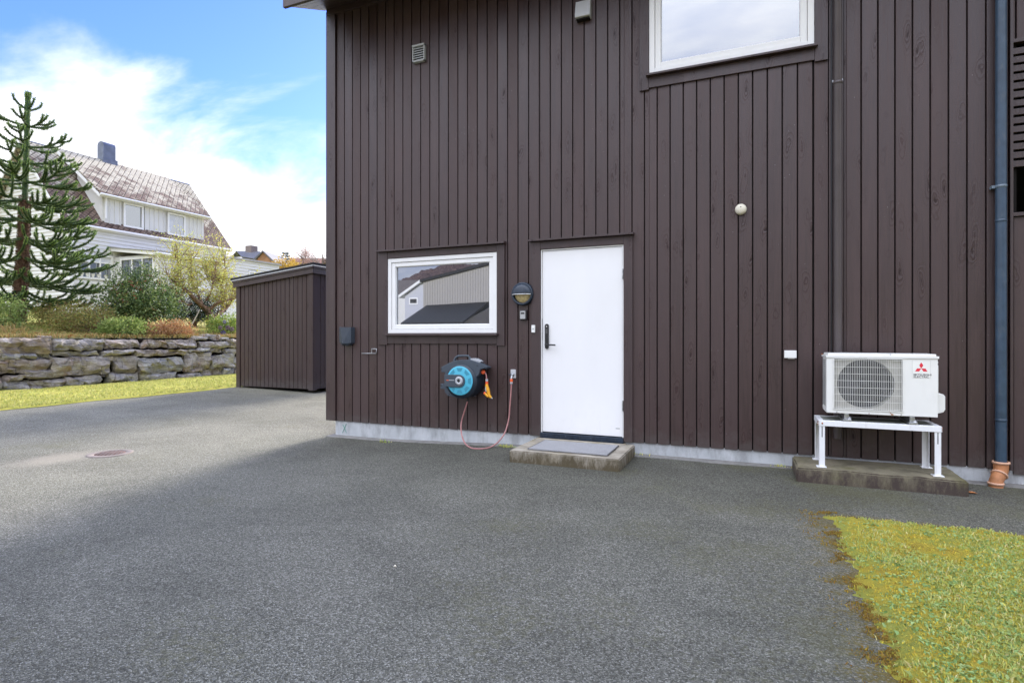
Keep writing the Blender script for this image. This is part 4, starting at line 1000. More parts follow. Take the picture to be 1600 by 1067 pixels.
# ------------------------------------------------------------------ small wall fixtures
lamp = thing('wall_lamp', 'round dark blue bulkhead lamp with half hood and amber lower glass beside the door', 'lamp', (-2.35, WY, 1.70))
lc = Vector((-2.352, WY, 1.702)); LR = .135
lc.x = (PY(799, 459, WY-.05).x+PY(832, 459, WY-.05).x)/2; lc.z = PY(815, 459, WY-.05).z; LR = (PY(832.5, 459, WY-.05).x-PY(798.5, 459, WY-.05).x)/2
mb = MB(); mb.lathe([(LR*.5, .0), (LR, .0), (LR, .035), (LR*.96, .055), (LR*.84, .06), (LR*.78, .045), (LR*.76, .02)], lc, seg=48); mb.build('rim', M['navy'], lamp)
mb = MB(); mb.lathe([(0, .050), (LR*.4, .046), (LR*.66, .034), (LR*.77, .02)], lc, seg=40); mb.build('lamp_glass', M['brass'], lamp)
mb = MB(); n_ = 20; V = []; rr_ = [(LR*.86, .056), (LR*.8, .075), (LR*.5, .092), (0, .098)]
for r_, h_ in rr_:
    for k in range(n_+1):
        t = math.pi*k/n_; V.append((lc.x+r_*math.cos(t), WY-h_, lc.z+.004+r_*math.sin(t)))
mb.add(V, [(i*(n_+1)+k, (i+1)*(n_+1)+k, (i+1)*(n_+1)+k+1, i*(n_+1)+k+1) for i in range(3) for k in range(n_)], True)
V = [(lc.x+LR*.86*c, WY-y_, lc.z+.004) for c, y_ in ((-1, .05), (-1, .058), (-.8, .078), (-.5, .094), (0, .099), (.5, .094), (.8, .078), (1, .058), (1, .05))]
mb.add(V, [tuple(range(9))]); mb.build('hood', M['navy'], lamp)
mb = MB(); mb.tube([(lc.x-LR*.84, WY-.062, lc.z-.008), (lc.x-LR*.5, WY-.098, lc.z-.008), (lc.x, WY-.104, lc.z-.008), (lc.x+LR*.5, WY-.098, lc.z-.008), (lc.x+LR*.84, WY-.062, lc.z-.008)], .006, 8); mb.build('guard_bar', M['alu'], lamp)
a, b = PY(812, 484.5, WY-.03), PY(823.5, 500, WY-.03)
mb = MB(); mb.box(a.x, b.x, WY-.04, WY, b.z, a.z, .010); ks = mb.build('key_safe', M['black']); tag(ks, 'small black key safe with grey face below the round lamp', 'key safe')
mb = MB(); mb.box(a.x+.010, b.x-.016, WY-.045, WY-.0405, b.z+.012, a.z-.012, .002); mb.build('front_cover', M['vent'], ks)
mb = MB(); mb.box(a.x+.020, b.x-.026, WY-.047, WY-.0452, a.z-.045, a.z-.028); mb.build('dial_window', M['black'], ks)
a, b = PY(831, 508, WY-.03), PY(836.3, 519.5, WY-.03)
mb = MB(); mb.box(a.x, b.x, WY-.045, WY-.024, b.z, a.z, .003); db = mb.build('doorbell', M['stick']); tag(db, 'small white doorbell push on the left door casing', 'doorbell')
mb = MB(); mb.lathe([(0, .003), (.008, .002), (.009, 0)], ((a.x+b.x)/2, WY-.0452, (a.z+b.z)/2), seg=14); mb.build('button', M['vent'], db)
a, b = PY(531.5, 511, WY-.05), PY(550.5, 540, WY-.05); x0, x1, z1, z0 = a.x, b.x, a.z, b.z; xm = x0+(x1-x0)*.42
mb = MB(); back = [(x0, z1), (x1, z1-.004), (x1, z0+.035), (x1-.05, z0), (x0+.05, z0), (x0, z0+.045)]
V = [(p[0], WY-.001, p[1]) for p in back]+[(p[0]*.96+xm*.04, WY-.07, p[1]) for p in back]+[(xm-.02, WY-.125, z1-.006), (xm+.015, WY-.125, z0+.03)]
mb.add(V, [(0, 1, 7, 6), (1, 2, 8, 7), (2, 3, 9, 8), (3, 4, 10, 9), (4, 5, 11, 10), (5, 0, 6, 11), (6, 7, 12), (7, 8, 13, 12), (8, 9, 13), (9, 10, 13), (10, 11, 13), (11, 6, 12, 13)])
cb = mb.build('charging_box', plain('dark_slate_plastic', (.042, .055, .072), .4, .5)); tag(cb, 'dark faceted wall charging box near the left corner of the brown house', 'charger')
# bent metal hook
def kp(x, y, Y=WY-.03): return PY(500+x/3.556, 350+y/3.556, Y)
mb = MB(); pts = [kp(233, 718, WY-.004), kp(255, 719, WY-.03), kp(312, 719), kp(315, 694), kp(288, 693), kp(287, 716)]
mb.tube(pts, .0060, 8); hk = mb.build('metal_hook', M['galv']); tag(hk, 'bent galvanised metal hook on the boards below the lower window', 'hook')
a, b = kp(258, 712, WY), kp(262, 724, WY)
sc_ = PY(1157.5, 327, WY-.03)
mb = MB(); mb.lathe([(.0, .052), (.030, .050), (.046, .040), (.052, .026), (.052, .008), (.046, 0), (0, 0)], (sc_.x, WY-.0005, sc_.z), seg=32); sr = mb.build('alarm_siren', M['cream']); tag(sr, 'round cream alarm siren alone on the boards right of the door', 'siren')
mb = MB(); mb.lathe([(0, .002), (.005, .001), (.005, -.002)], (sc_.x, WY-.0525, sc_.z+.018), seg=10); mb.build('indicator', M['ink'], sr)
a, b = PY(1225.5, 547.5, WY-.03), PY(1244.5, 559.5, WY-.03)
mb = MB(); mb.box(a.x, b.x, WY-.042, WY-.001, b.z, a.z, .004); mb.box(a.x+.03, b.x-.015, WY-.035, WY-.010, b.z-.006, b.z+.001); jb = mb.build('junction_box', M['stick']); tag(jb, 'small white junction box on the boards left of the heat pump', 'junction box')
# refrigerant pipe behind the heat pump (seen beside the brown pipe)
# ------------------------------------------------------------------ SHED
shed = thing('shed', 'dark brown board shed with sloping black roof beside the stone wall', 'shed', (-10.2, 11, 0))
SX0, SX1, SY0, SY1 = -11.36, -9.02, 9.86, 12.2
def stp(x): return 2.40+(x-SX0)/(SX1-SX0)*.24        # underside of roof edge
mb = MB()
x = SX0+.13; 
while x < SX1-.11:
    xe = min(x+.127-.009, SX1-.115); 
    if xe-x > .02:
        zt = min(stp(x), stp(xe))+.06
        mb.add([(x, SY0+.018, .04), (x+.003, SY0, .04), (xe-.003, SY0, .04), (xe, SY0+.018, .04), (x, SY0+.018, zt), (x+.003, SY0, zt), (xe-.003, SY0, zt), (xe, SY0+.018, zt)], [(0, 1, 5, 4), (1, 2, 6, 5), (2, 3, 7, 6), (0, 3, 2, 1)])
    x += .127
boards(mb, SY0+.12, SY0+.12, .127, SY1, .04, 2.66, SX1, axis='Y', flip=-1)
mb.build('wall', M['shedclad'], shed)
mb = MB(); mb.prism([(SX0+.02, .03), (SX1-.019, .03), (SX1-.019, stp(SX1)+.06), (SX0+.02, stp(SX0)+.06)], SY0+.019, SY1, axis='Y'); mb.build('wall_backing', M['groove'], shed)
mb = MB(); mb.box(SX0, SX0+.118, SY0-.02, SY0+.018, .01, 2.42, .003); mb.box(SX1-.115, SX1+.018, SY0-.02, SY0+.018, .01, 2.66, .003); mb.box(SX1+.001, SX1+.02, SY0+.019, SY0+.11, .01, 2.64, .003); build_each(mb, 'corner_board', M['shedclad'], shed)
def rake(z0, z1, y0, y1, name, m, ov=.06):
    mb = MB(); xa, xb = SX0-ov, SX1+ov
    mb.prism([(xa, stp(xa)+z0), (xb, stp(xb)+z0), (xb, stp(xb)+z1), (xa, stp(xa)+z1)], y0, y1, axis='Y'); return mb.build(name, m, shed)
rake(0, .11, SY0-.06, SY0-.035, 'fascia', M['trim'], .055); rake(.112, .150, SY0-.085, SY0-.060, 'fascia', M['trim'], .065)
mb = MB(); mb.box(SX1+.035, SX1+.058, SY0-.034, SY1+.05, stp(SX1), stp(SX1)+.11); mb.box(SX1+.059, SX1+.078, SY0-.059, SY1+.05, stp(SX1)+.115, stp(SX1)+.155); mb.build('side_fascia', M['trim'], shed)
rake(.152, .172, SY0-.095, SY0-.062, 'edge_flashing', M['alu'], .085)
mb = MB(); mb.box(SX1+.080, SX1+.088, SY0-.095, SY1+.05, stp(SX1)+.16, stp(SX1)+.183); mb.build('side_flashing', M['alu'], shed)
rake(.174, .225, SY0-.10, SY1+.06, 'roof', M['blackmatt'], .095)

# ------------------------------------------------------------------ MANHOLE
mc = PZ(172, 708, -.065); mc.z = gz(mc.x, mc.y)
mh = thing('manhole_cover', 'round rusty manhole cover set in the sunlit asphalt', 'manhole cover', tuple(mc))
Mp = plain('pink_rust_iron', (.235, .20, .175), .8, .3, .2, var=.2, scale=25, bump=.002); Md = plain('dark_rust_iron', (.15, .085, .075), .8, .3, .2, var=.4, scale=30, bump=.003)
mb = MB(); mb.lathe([(.215, -.02), (.215, .006), (.208, .009), (.150, .009), (.146, .004)], mc, (0, 0, 1), 64); mb.build('frame', Mp, mh)
mb = MB(); mb.lathe([(0, .005), (.144, .005), (.145, -.01)], mc, (0, 0, 1), 48); lid = mb.build('lid', Md, mh)
mb = MB()
for i in range(-5, 6):
    for j in range(-5, 6):
        x, y = i*.026, j*.026
        if math.hypot(x, y) < .130 and (i+j) % 2 == 0: mb.box(mc.x+x-.009, mc.x+x+.009, mc.y+y-.009, mc.y+y+.009, mc.z+.0055, mc.z+.009, .001)
mb.build('tread_stud', Mp, lid)

def litter(px, py, size, mat, label, name='fallen_leaf', cat='leaf'):
    p = PZ(px, py, 0); p.z = gz(p.x, p.y)+.004; n_ = 9; V = []
    for k in range(n_):
        t = 2*math.pi*k/n_; r_ = size*(1-.35*abs(math.sin(t*1.5)))*random.uniform(.8, 1.15); V.append((p.x+r_*math.cos(t), p.y+r_*.7*math.sin(t), p.z+.004*random.random()+.008*abs(math.sin(t))))
    V.append((p.x, p.y, p.z)); mb = MB(); mb.add(V, [(k, (k+1) % n_, n_) for k in range(n_)]); tag(mb.build(name, mat), label, cat)
Lb = plain('withered_leaf', (.36, .14, .045), .8, var=.4, scale=60); Lp = plain('pale_leaf', (.62, .58, .48), .8, var=.2, scale=60)
litter(1519, 771, .035, Lb, 'rust coloured leaf at the right corner of the mossy concrete plinth')
litter(617, 887, .012, Lp, 'tiny pale leaf scrap alone on the open asphalt in front of the hose reel')
litter(1258, 737, .022, Lb, 'small brown leaf at the wall foot left of the mossy concrete plinth')
litter(1301, 706, .03, Lp, 'pale curled leaf on top of the mossy concrete plinth') if False else None
P = []
for c_, k in ((PZ(790, 697, 0), 60), (PZ(600, 683, 0), 25), (PZ(1215, 716, 0), 30), (PZ(1005, 703, 0), 25)):
    for _ in range(k): P.append((c_.x+random.gauss(0, .05), min(c_.y, 5.80)+random.gauss(0, .012), gz(c_.x, c_.y)))
o = blades('wall_foot_weeds', np.array(P), .015, .05, .004, M['blade'], 1.3); o['kind'] = 'stuff'

# ------------------------------------------------------------------ STONE WALL
sw = thing('stone_wall', 'dry stacked wall of big flat grey and rust stones holding up the garden', 'wall', (-15.2, 9, 0))
Z2 = [(-260, 598, -66, 690), (-62, 600, 290, 688), (318, 597, 600, 668), (580, 601, 805, 655),
      (-250, 692, -5, 722), (0, 682, 305, 716), (308, 670, 555, 700), (570, 662, 750, 692), (758, 660, 1045, 694),
      (-250, 724, 0, 800), (5, 717, 288, 790), (292, 701, 640, 804), (637, 694, 773, 790), (780, 698, 1030, 781),
      (40, 800, 150, 840), (155, 777, 335, 822), (-240, 805, -5, 910), (0, 835, 160, 908), (162, 821, 365, 892), (380, 807, 582, 870), (566, 793, 640, 809), (598, 790, 778, 852), (785, 784, 995, 842), (965, 772, 1030, 785),
      (605, 650, 660, 663), (240, 585, 320, 600)]
Z4 = [(-5, 607, 130, 655), (131, 605, 300, 652), (305, 610, 465, 652), (468, 605, 620, 650), (240, 655, 350, 673), (358, 655, 432, 682), (438, 655, 520, 685), (524, 655, 700, 690),
      (213, 678, 360, 768), (363, 688, 482, 756), (485, 692, 640, 765), (148, 770, 212, 785), (181, 789, 313, 832), (215, 768, 315, 790), (315, 768, 428, 829), (424, 757, 500, 822), (504, 768, 660, 825),
      (290, 588, 350, 608), (345, 574, 412, 609), (412, 590, 452, 609), (624, 608, 800, 655), (645, 690, 800, 760), (664, 765, 800, 820)]
rects = [(x0/3.556, 360+y0/3.556, x1/3.556, 360+y1/3.556) for x0, y0, x1, y1 in Z2]+[(230+x0/3.556, 360+y0/3.556, 230+x1/3.556, 360+y1/3.556) for x0, y0, x1, y1 in Z4]
WXX = -15.05
def stone(y0, y1, z0, z1, seed, small=False):
    bm = bmesh.new(); ny, nz_, nx_ = max(4, int((y1-y0)/.09)), max(3, int((z1-z0)/.07)), 4
    ny = min(ny, 22)
    bmesh.ops.create_cube(bm, size=1)
    dy, dz_ = y1-y0, z1-z0; dep = .30 if small else .42
    rr = random.Random(seed)
    # irregular face outline: shear the corners
    cs = [[rr.uniform(-.20, .20)*min(dy, .5), rr.uniform(-.26, .16)*min(dz_, .4)] for _ in range(4)]
    front = WXX+rr.uniform(-.07, .05)+(-.05 if small else 0)
    bmesh.ops.subdivide_edges(bm, edges=bm.edges[:], cuts=3, use_grid_fill=True)
    bmesh.ops.subdivide_edges(bm, edges=[e for e in bm.edges if abs((e.verts[0].co-e.verts[1].co).y) > .1], cuts=max(1, min(4, int(dy/.35))), use_grid_fill=True)
    for v in bm.verts:
        a, b, c = v.co.x+.5, v.co.y+.5, v.co.z+.5
        ey = min(b, 1-b)*dy; ez = min(c, 1-c)*dz_; ed = min(ey, ez)
        rnd = .04*math.exp(-ed/.03) if a > .5 else 0
        o0 = (1-b)*(1-c)*cs[0][0]+b*(1-c)*cs[1][0]+(1-b)*c*cs[2][0]+b*c*cs[3][0]
        o1 = (1-b)*(1-c)*cs[0][1]+b*(1-c)*cs[1][1]+(1-b)*c*cs[2][1]+b*c*cs[3][1]
        p = Vector((front-dep*(1-a)-rnd, y0+.012+b*(dy-.024)+o0*.7, z0+.009+c*(dz_-.018)+o1*.55))
        q = p*2.6+Vector((seed, 0, 0)); q2 = p*5.5+Vector((0, seed, 0))
        s_ = .05 if not small else .02
        p += Vector((mnoise.noise(q)*s_+mnoise.noise(q2)*.05+mnoise.noise(q2*2.3)*.02, mnoise.noise(q2+Vector((3, 3, 3)))*.055, mnoise.noise(q2+Vector((7, 1, 3)))*.045))
        if a > .5 and dz_ > .2: p.x += -.03*abs(c-.5)*2*rr.choice((1, 1))
        p.x += .06*mnoise.cell(Vector((seed, p.y*3.1+.4*p.z, p.z*4.3+.5*p.y)))+.03*mnoise.cell(Vector((seed+4, p.y*8-p.z*2, p.z*9+p.y)))-.03
        v.co = p
    mb = MB(); mb.bm(bm); return mb.build('stone', M['stone'], sw)
for i, (x0, y0, x1, y1) in enumerate(rects):
    a, b = PX(x0, y0, WXX), PX(x1, y1, WXX); mid = PX((x0+x1)/2, (y0+y1)/2, WXX)
    ztop = PX((x0+x1)/2, y0, WXX).z; zbot = PX((x0+x1)/2, y1, WXX).z
    stone(min(a.y, b.y), max(a.y, b.y), zbot, ztop, i*7.3+1, (ztop-zbot) < .16)
ys_ = [q.y for q in [PX(-260/3.556, 500, WXX)]]
rw = random.Random(3)
for z0_, z1_ in ((0, .33), (.34, .78), (.79, 1.2)):
    y_ = ys_[0]-.02
    while y_ > -1:
        L_ = rw.uniform(.5, 1.5); stone(y_-L_, y_, z0_, z1_-rw.uniform(0, .03), rw.uniform(0, 900)); y_ -= L_+.01
mb = MB(); mb.box(-15.9, -15.30, -1.2, 19, -.1, 1.17); mb.build('soil_core', M['soil'], sw)

mb = MB(); mb.prism([(-15.9, -.2), (-14.0, -.2), (-14.1, .02), (-15.35, 1.19), (-15.9, 1.2)], -26, -1.0, axis='Y'); tag(mb.build('earth_bank', M['garden']), kind='structure')

# ------------------------------------------------------------------ WHITE HOUSE
wh = thing('white_house', 'white timber house with lichen covered slate roof and long dormer behind the monkey puzzle tree', 'house', (-34, 21, 1.9))
HX = -31.0; HY0, HY1 = 17.1, 26.1; EZ = 6.95; RX = -34.75; RZ = 11.35; BX = -38.5
def siding(mb, axis, pos, a0, a1, z0, z1, pitch=.19, th=.040, sgn=1, zfun=None, holes=()):
    z = z0
    while z < z1-.01:
        zt = min(z+pitch, z1)
        aa, ab = a0, a1
        if zfun: 
            r_ = zfun(zt)
            if r_ is None: break
            aa, ab = r_
        segs = [(aa, ab)]
        for (h0, h1, hz0, hz1) in holes:
            if zt > hz0+.02 and z < hz1-.02:
                ns = []
                for s0, s1 in segs:
                    if s1 <= h0 or s0 >= h1: ns.append((s0, s1)); continue
                    if s0 < h0: ns.append((s0, h0))
                    if s1 > h1: ns.append((h1, s1))
                segs = ns
        for s0, s1 in segs:
            if axis == 'X': V = [(pos+sgn*th, s0, z), (pos+sgn*th, s1, z), (pos+sgn*.004, s1, zt), (pos+sgn*.004, s0, zt), (pos, s0, z), (pos, s1, z)]
            else: V = [(s0, pos+sgn*th, z), (s1, pos+sgn*th, z), (s1, pos+sgn*.004, zt), (s0, pos+sgn*.004, zt), (s0, pos, z), (s1, pos, z)]
            mb.add(V, [(0, 1, 2, 3), (0, 4, 5, 1)])
        z += pitch
# openings in facade plane
fw0, fw1 = PX(118, 397, HX), PX(176, 439, HX); wz1 = PX(147, 397, HX).z; wz0 = PX(147, 437, HX).z
FW = (fw0.y, fw1.y, wz0, wz1)
mb = MB()
siding(mb, 'X', HX, HY0+.12, HY1, 1.6, EZ-.05, holes=[FW])
siding(mb, 'Y', HY0, RX*2-HX, HX-.12, 1.6, EZ, sgn=-1)
def gable(z):
    k = (z-EZ)/(RZ-EZ); 
    if k >= 1: return None
    return (RX*2-HX)+(RX-(RX*2-HX))*k, HX+(RX-HX)*k
siding(mb, 'Y', HY0, 0, 0, EZ, RZ-.1, sgn=-1, zfun=gable)
siding(mb, 'X', HX, HY1+.01, 30.5, 1.6, 6.30, holes=[(PX(388, 425, HX).y, PX(402, 440, HX).y, 5.0, 5.65)])
mb.mi = 1
mb.box(2*RX-HX+.02, HX-.06, HY0+.002, HY1+4.4, 1.2, EZ-.66); mb.prism([(2*RX-HX+.02, EZ-.65), (HX-.06, EZ-.65), (HX-.06, EZ-.12), (RX, RZ-.15), (2*RX-HX+.02, EZ-.12)], HY0+.002, HY1, axis='Y')
mb.box(HX-.01, HX+.035, HY0-.02, HY0+.14, 1.6, EZ-.02); mb.box(HX-.12, HX-.011, HY0-.04, HY0-.001, 1.6, EZ-.02)
mb.build('wall', [M['siding'], M['sidingtrim']], wh)
# main roof
def roofslab(poly_xz, y0, y1, th, m, name, parent=wh):
    mb = MB(); (xa, za), (xb, zb_) = poly_xz
    d = Vector((xb-xa, 0, zb_-za)).normalized(); n_ = Vector((-d.z, 0, d.x)); n_ = n_ if n_.z > 0 else -n_
    P_ = [Vector((xa, y0, za)), Vector((xb, y0, zb_)), Vector((xb, y1, zb_)), Vector((xa, y1, za))]
    V = P_+[p+n_*th for p in P_]; mb.add(V, [(0, 1, 2, 3), (4, 7, 6, 5), (0, 4, 5, 1), (1, 5, 6, 2), (2, 6, 7, 3), (3, 7, 4, 0)])
    return mb.build(name, m, parent)
sl_ = (RZ-EZ)/(RX-HX)
rf = roofslab(((HX+.14, EZ-.14), (RX, RZ)), HY0-.35, HY1+.25, .09, M['slate'], 'roof')
roofslab(((2*RX-HX-.3, EZ-.35), (RX-.001, RZ)), HY0-.35, HY1+.25, .09, M['slate'], 'roof')
mb = MB()
for (xa, za, xb, zb_) in ((HX+.14, EZ-.14, RX, RZ), (2*RX-HX-.3, EZ-.35, RX, RZ)):
    mb.prism([(xa, za-.16), (xb, zb_-.16), (xb, zb_+.02), (xa, za+.02)], HY0-.39, HY0-.352, axis='Y')
    mb.prism([(xa, za-.16), (xb, zb_-.16), (xb, zb_+.02), (xa, za+.02)], HY1+.252, HY1+.29, axis='Y')
mb.box(HX+.045, HX+.13, HY0-.3, HY1+.2, EZ-.26, EZ-.16)
mb.build('barge_board', M['sidingtrim'], wh)
mb = MB(); mb.tube([(HX+.20, HY0-.35, EZ-.15), (HX+.20, HY1+.25, EZ-.15)], .07, 10); mb.build('gutter', M['sidingtrim'], wh)
mb = MB(); mb.tube([(RX, HY0-.35, RZ+.08), (RX, HY1+.25, RZ+.08)], .06, 8); mb.build('ridge_cap', M['chim'], rf)
# dormer
DX = -31.08; DY0, DY1 = 18.65, 24.55; DZ0, DZ1 = 7.02, 8.62
dw = [(PX(194.5, 330, DX), PX(222, 354, DX)), (PX(263, 340, DX), PX(288, 367, DX))]
mb = MB()
y = DY0+.1
def on_roof_z(x): return EZ+(x-HX)*((RZ-EZ)/(RX-HX))
wins = []
for a, b in dw:
    zc1 = PX((a.y and 0) or 0, 0, DX) if False else None
for (pa, pb, pt, pbm) in ((195.5, 221, 322, 354), (264, 287, 337, 366)):
    ya, yb = PX(pa, 340, DX).y, PX(pb, 340, DX).y; xm_ = (pa+pb)/2; wins.append((ya, yb, PX(xm_, pbm, DX).z, PX(xm_, pt, DX).z))
i = 0
while y < DY1-.05:
    wdt = .22 if i % 2 == 0 else .05; ye = min(y+wdt, DY1); off = 0 if i % 2 == 0 else .028
    segs = [(6.95, DZ1)]
    for (a, b, c, d) in wins:
        if ye > a-.085 and y < b+.085: segs = [(6.95, c-.1), (d+.1, DZ1)]
    for s0, s1 in segs: mb.box(DX-.06, DX+off, y, ye-.003, s0, s1)
    y = ye; i += 1
mb.box(DX-.20, DX-.065, DY0+.1, DY1-.1, 7.0, DZ1-.02)
# dormer cheek
for yy, t in ((DY0, .1), (DY1, -.1)):
    ya, yb = sorted((yy, yy+t))
    mb.prism([(DX-.061, on_roof_z(DX)+.05), (DX-.061, DZ1-.02), (-33.2, 9.95), (-33.2, on_roof_z(-33.2)+.05)], ya, yb, axis='Y')
dm_ = mb.build('dormer', M['siding'], wh)
roofslab(((DX+.30, DZ1-.02), (RX+.12, RZ+.05)), DY0-.30, DY1+.22, .09, M['slate'], 'dormer_roof', dm_)
mb = MB(); mb.prism([(DX+.28, DZ1-.20), (RX+.3, RZ-.22), (RX+.3, RZ-.02), (DX+.28, DZ1-.04)], DY0-.335, DY0-.302, axis='Y'); mb.prism([(DX+.28, DZ1-.20), (RX+1.3, RZ-.92), (RX+1.3, RZ-.72), (DX+.28, DZ1-.04)], DY1+.222, DY1+.25, axis='Y')
mb.box(DX+.03, DX+.26, DY0-.3, DY1+.2, DZ1-.13, DZ1-.07); mb.tube([(DX+.34, DY0-.3, DZ1-.04), (DX+.34, DY1+.22, DZ1-.04)], .06, 10)
mb.tube([(DX+.08, DY0+.12, DZ1-.1), (DX+.08, DY0+.12, 7.4)], .04, 8)
mb.build('dormer_trim', M['sidingtrim'], dm_)
def far_window(parent, axis, pos, a0, a1, z0, z1, sgn=1, fr=.09, bars=0, rail=None, curtain=False, m='glass2', name='window'):
    mb = MB()
    def bx(a, b, c, d, t0, t1):
        lo, hi = sorted((pos+sgn*t0, pos+sgn*t1))
        if axis == 'X': mb.box(lo, hi, a, b, c, d)
        else: mb.box(a, b, lo, hi, c, d)
    bx(a0-fr, a0, z0-fr, z1+fr, -.02, .05); bx(a1, a1+fr, z0-fr, z1+fr, -.02, .05); bx(a0, a1, z1, z1+fr, -.02, .052); bx(a0, a1, z0-fr, z0, -.02, .06)
    for i in range(bars):
        c = a0+(a1-a0)*(i+1)/(bars+1); bx(c-.035, c+.035, z0, z1, -.018, .035)
    if rail:
        zr = z0+(z1-z0)*rail; bx(a0, a1, zr-.03, zr+.03, -.017, .03)
    f = mb.build(name, M['sidingtrim'], parent)
    mb = MB(); bx(a0, a1, z0, z1, -.03, -.022); mb.build('pane', M[m], f)
    return f
for k, (a, b, c, d) in enumerate(wins): far_window(wh, 'X', DX, a, b, c, d, fr=.10)
a, b, c, d = wins[1]
mb = MB(); mb.add([(DX-.021, a+.02, d-.02), (DX-.021, (a+b)/2+.04, d-.02), (DX-.021, a+.10, c+.1), (DX-.021, a+.02, c+.1)], [(0, 1, 2, 3)]); mb.add([(DX-.021, b-.02, d-.02), (DX-.021, (a+b)/2+.05, d-.02), (DX-.021, b-.12, c+.02), (DX-.021, b-.02, c+.02)], [(0, 1, 2, 3)]); mb.build('curtain', M['curtain'], dm_)
fw = far_window(wh, 'X', HX, FW[0]+.1, FW[1]-.1, FW[2]+.1, FW[3]-.1, bars=2, rail=.72)
mb = MB(); yy = FW[0]+.1; wd_ = (FW[1]-FW[0]-.2)
mb.box(HX-.021, HX-.018, FW[0]+.1, FW[1]-.1, FW[3]-.1-(FW[3]-FW[2])*.26, FW[3]-.11); mb.build('curtain', M['curtain'], fw)
mb = MB()
for q in (.12, .28, .45, .62, .85):
    yq = yy+wd_*q; mb.lathe([(.05, 0), (.09, .16), (.10, .17)], (HX-.0, yq, FW[2]+.12), (0, 0, 1), 10)
mb.build('plant_pot', M['sidingtrim'], fw)
# glazed porch
PXF = -27.6; PY0, PY1 = 19.2, 22.9
pz_t0, pz_t1 = 5.90, 5.50
mb = MB()
nzp = (PY0)
ga, gb = PY(189, 420, PY0).x, PY(245, 420, PY0).x
gzt = PY(217, 405, PY0).z; gzb = PY(217, 434, PY0).z
panel_with_holes(mb, HX+.03, PXF, 1.3, 5.42, PY0, PY0+.1, [(HX+.6, PXF-.35, gzb, gzt)])
mb.box(PXF-.1, PXF, PY0+.1, PY1, 1.3, 5.42); mb.box(HX+.03, PXF-.1, PY1-.1, PY1, 1.3, 5.42)
porch = mb.build('porch', M['siding'], wh)
def proof(t0, t1, ov, nm, m):
    mb = MB(); V = [(HX+.03, PY0-ov, pz_t0+t0), (PXF+ov, PY0-ov, pz_t1+t0), (PXF+ov, PY1+.3, pz_t1+t0), (HX+.03, PY1+.3, pz_t0+t0)]
    V += [(v[0], v[1], v[2]+t1-t0) for v in V]; mb.add(V, [(0, 3, 2, 1), (4, 5, 6, 7), (0, 1, 5, 4), (1, 2, 6, 5), (2, 3, 7, 6), (3, 0, 4, 7)]); return mb.build(nm, m, porch)
proof(-.18, -.01, .22, 'porch_roof', M['sidingtrim']); proof(-.005, .03, .28, 'roof_felt', plain('grey_felt', (.30, .29, .27), .8))
far_window(wh, 'Y', PY0, HX+.6, PXF-.35, gzb, gzt, sgn=-1, bars=2, m='glass2')
far_window(wh, 'X', PXF, PY0+.35, PY0+1.5, 3.9, 5.0, bars=0, rail=.75)
far_window(wh, 'X', PXF, PY0+1.8, PY1-.3, 3.9, 5.0, bars=1, rail=.75)
mb = MB(); mb.tube([(PXF+.28, PY0-.25, 5.42), (PXF+.28, PY1+.3, 5.42)], .06, 8); mb.tube([(PXF+.28, PY0-.15, 5.40), (PXF+.06, PY0-.05, 5.1), (PXF+.06, PY0-.05, 2)], .045, 8); mb.build('gutter', M['sidingtrim'], porch)
# annex roof edge + window
mb = MB(); mb.box(2*RX-HX, HX+.12, HY1+.3, 30.65, 6.30, 6.42); mb.build('annex_roof', plain('grey_roof_edge', (.38, .37, .35), .7), wh)
far_window(wh, 'X', HX, PX(388, 425, HX).y+.1, PX(402, 440, HX).y-.1, 5.1, 5.55, fr=.08)
# chimney
chx = RX+.05; cy = PX(164, 240, RX).y
mb = MB(); ct = H+(HY-229)/F*(-chx*ST+cy*CT)
mb.box(chx-.28, chx+.28, cy-.28, cy+.40, RZ-.55, ct); mb.box(chx-.36, chx+.36, cy-.36, cy+.48, RZ-.6, RZ+.24, .02)
ch_ = mb.build('chimney', M['chim'], wh)
mb = MB(); n_ = 10
V = [(chx-.36+.0, cy-.40+.0, ct)]
prof = [(chx+.28*math.cos(t), ct+.22*math.sin(t)) for t in np.linspace(0, math.pi, n_)]
mb.prism(prof, cy-.28, cy+.40, axis='Y'); mb.prism([(chx+.23*math.cos(t), ct+.17*math.sin(t)) for t in np.linspace(0, math.pi, n_)], cy-.283, cy-.282, axis='Y'); mb.build('cowl', M['chim'], ch_)
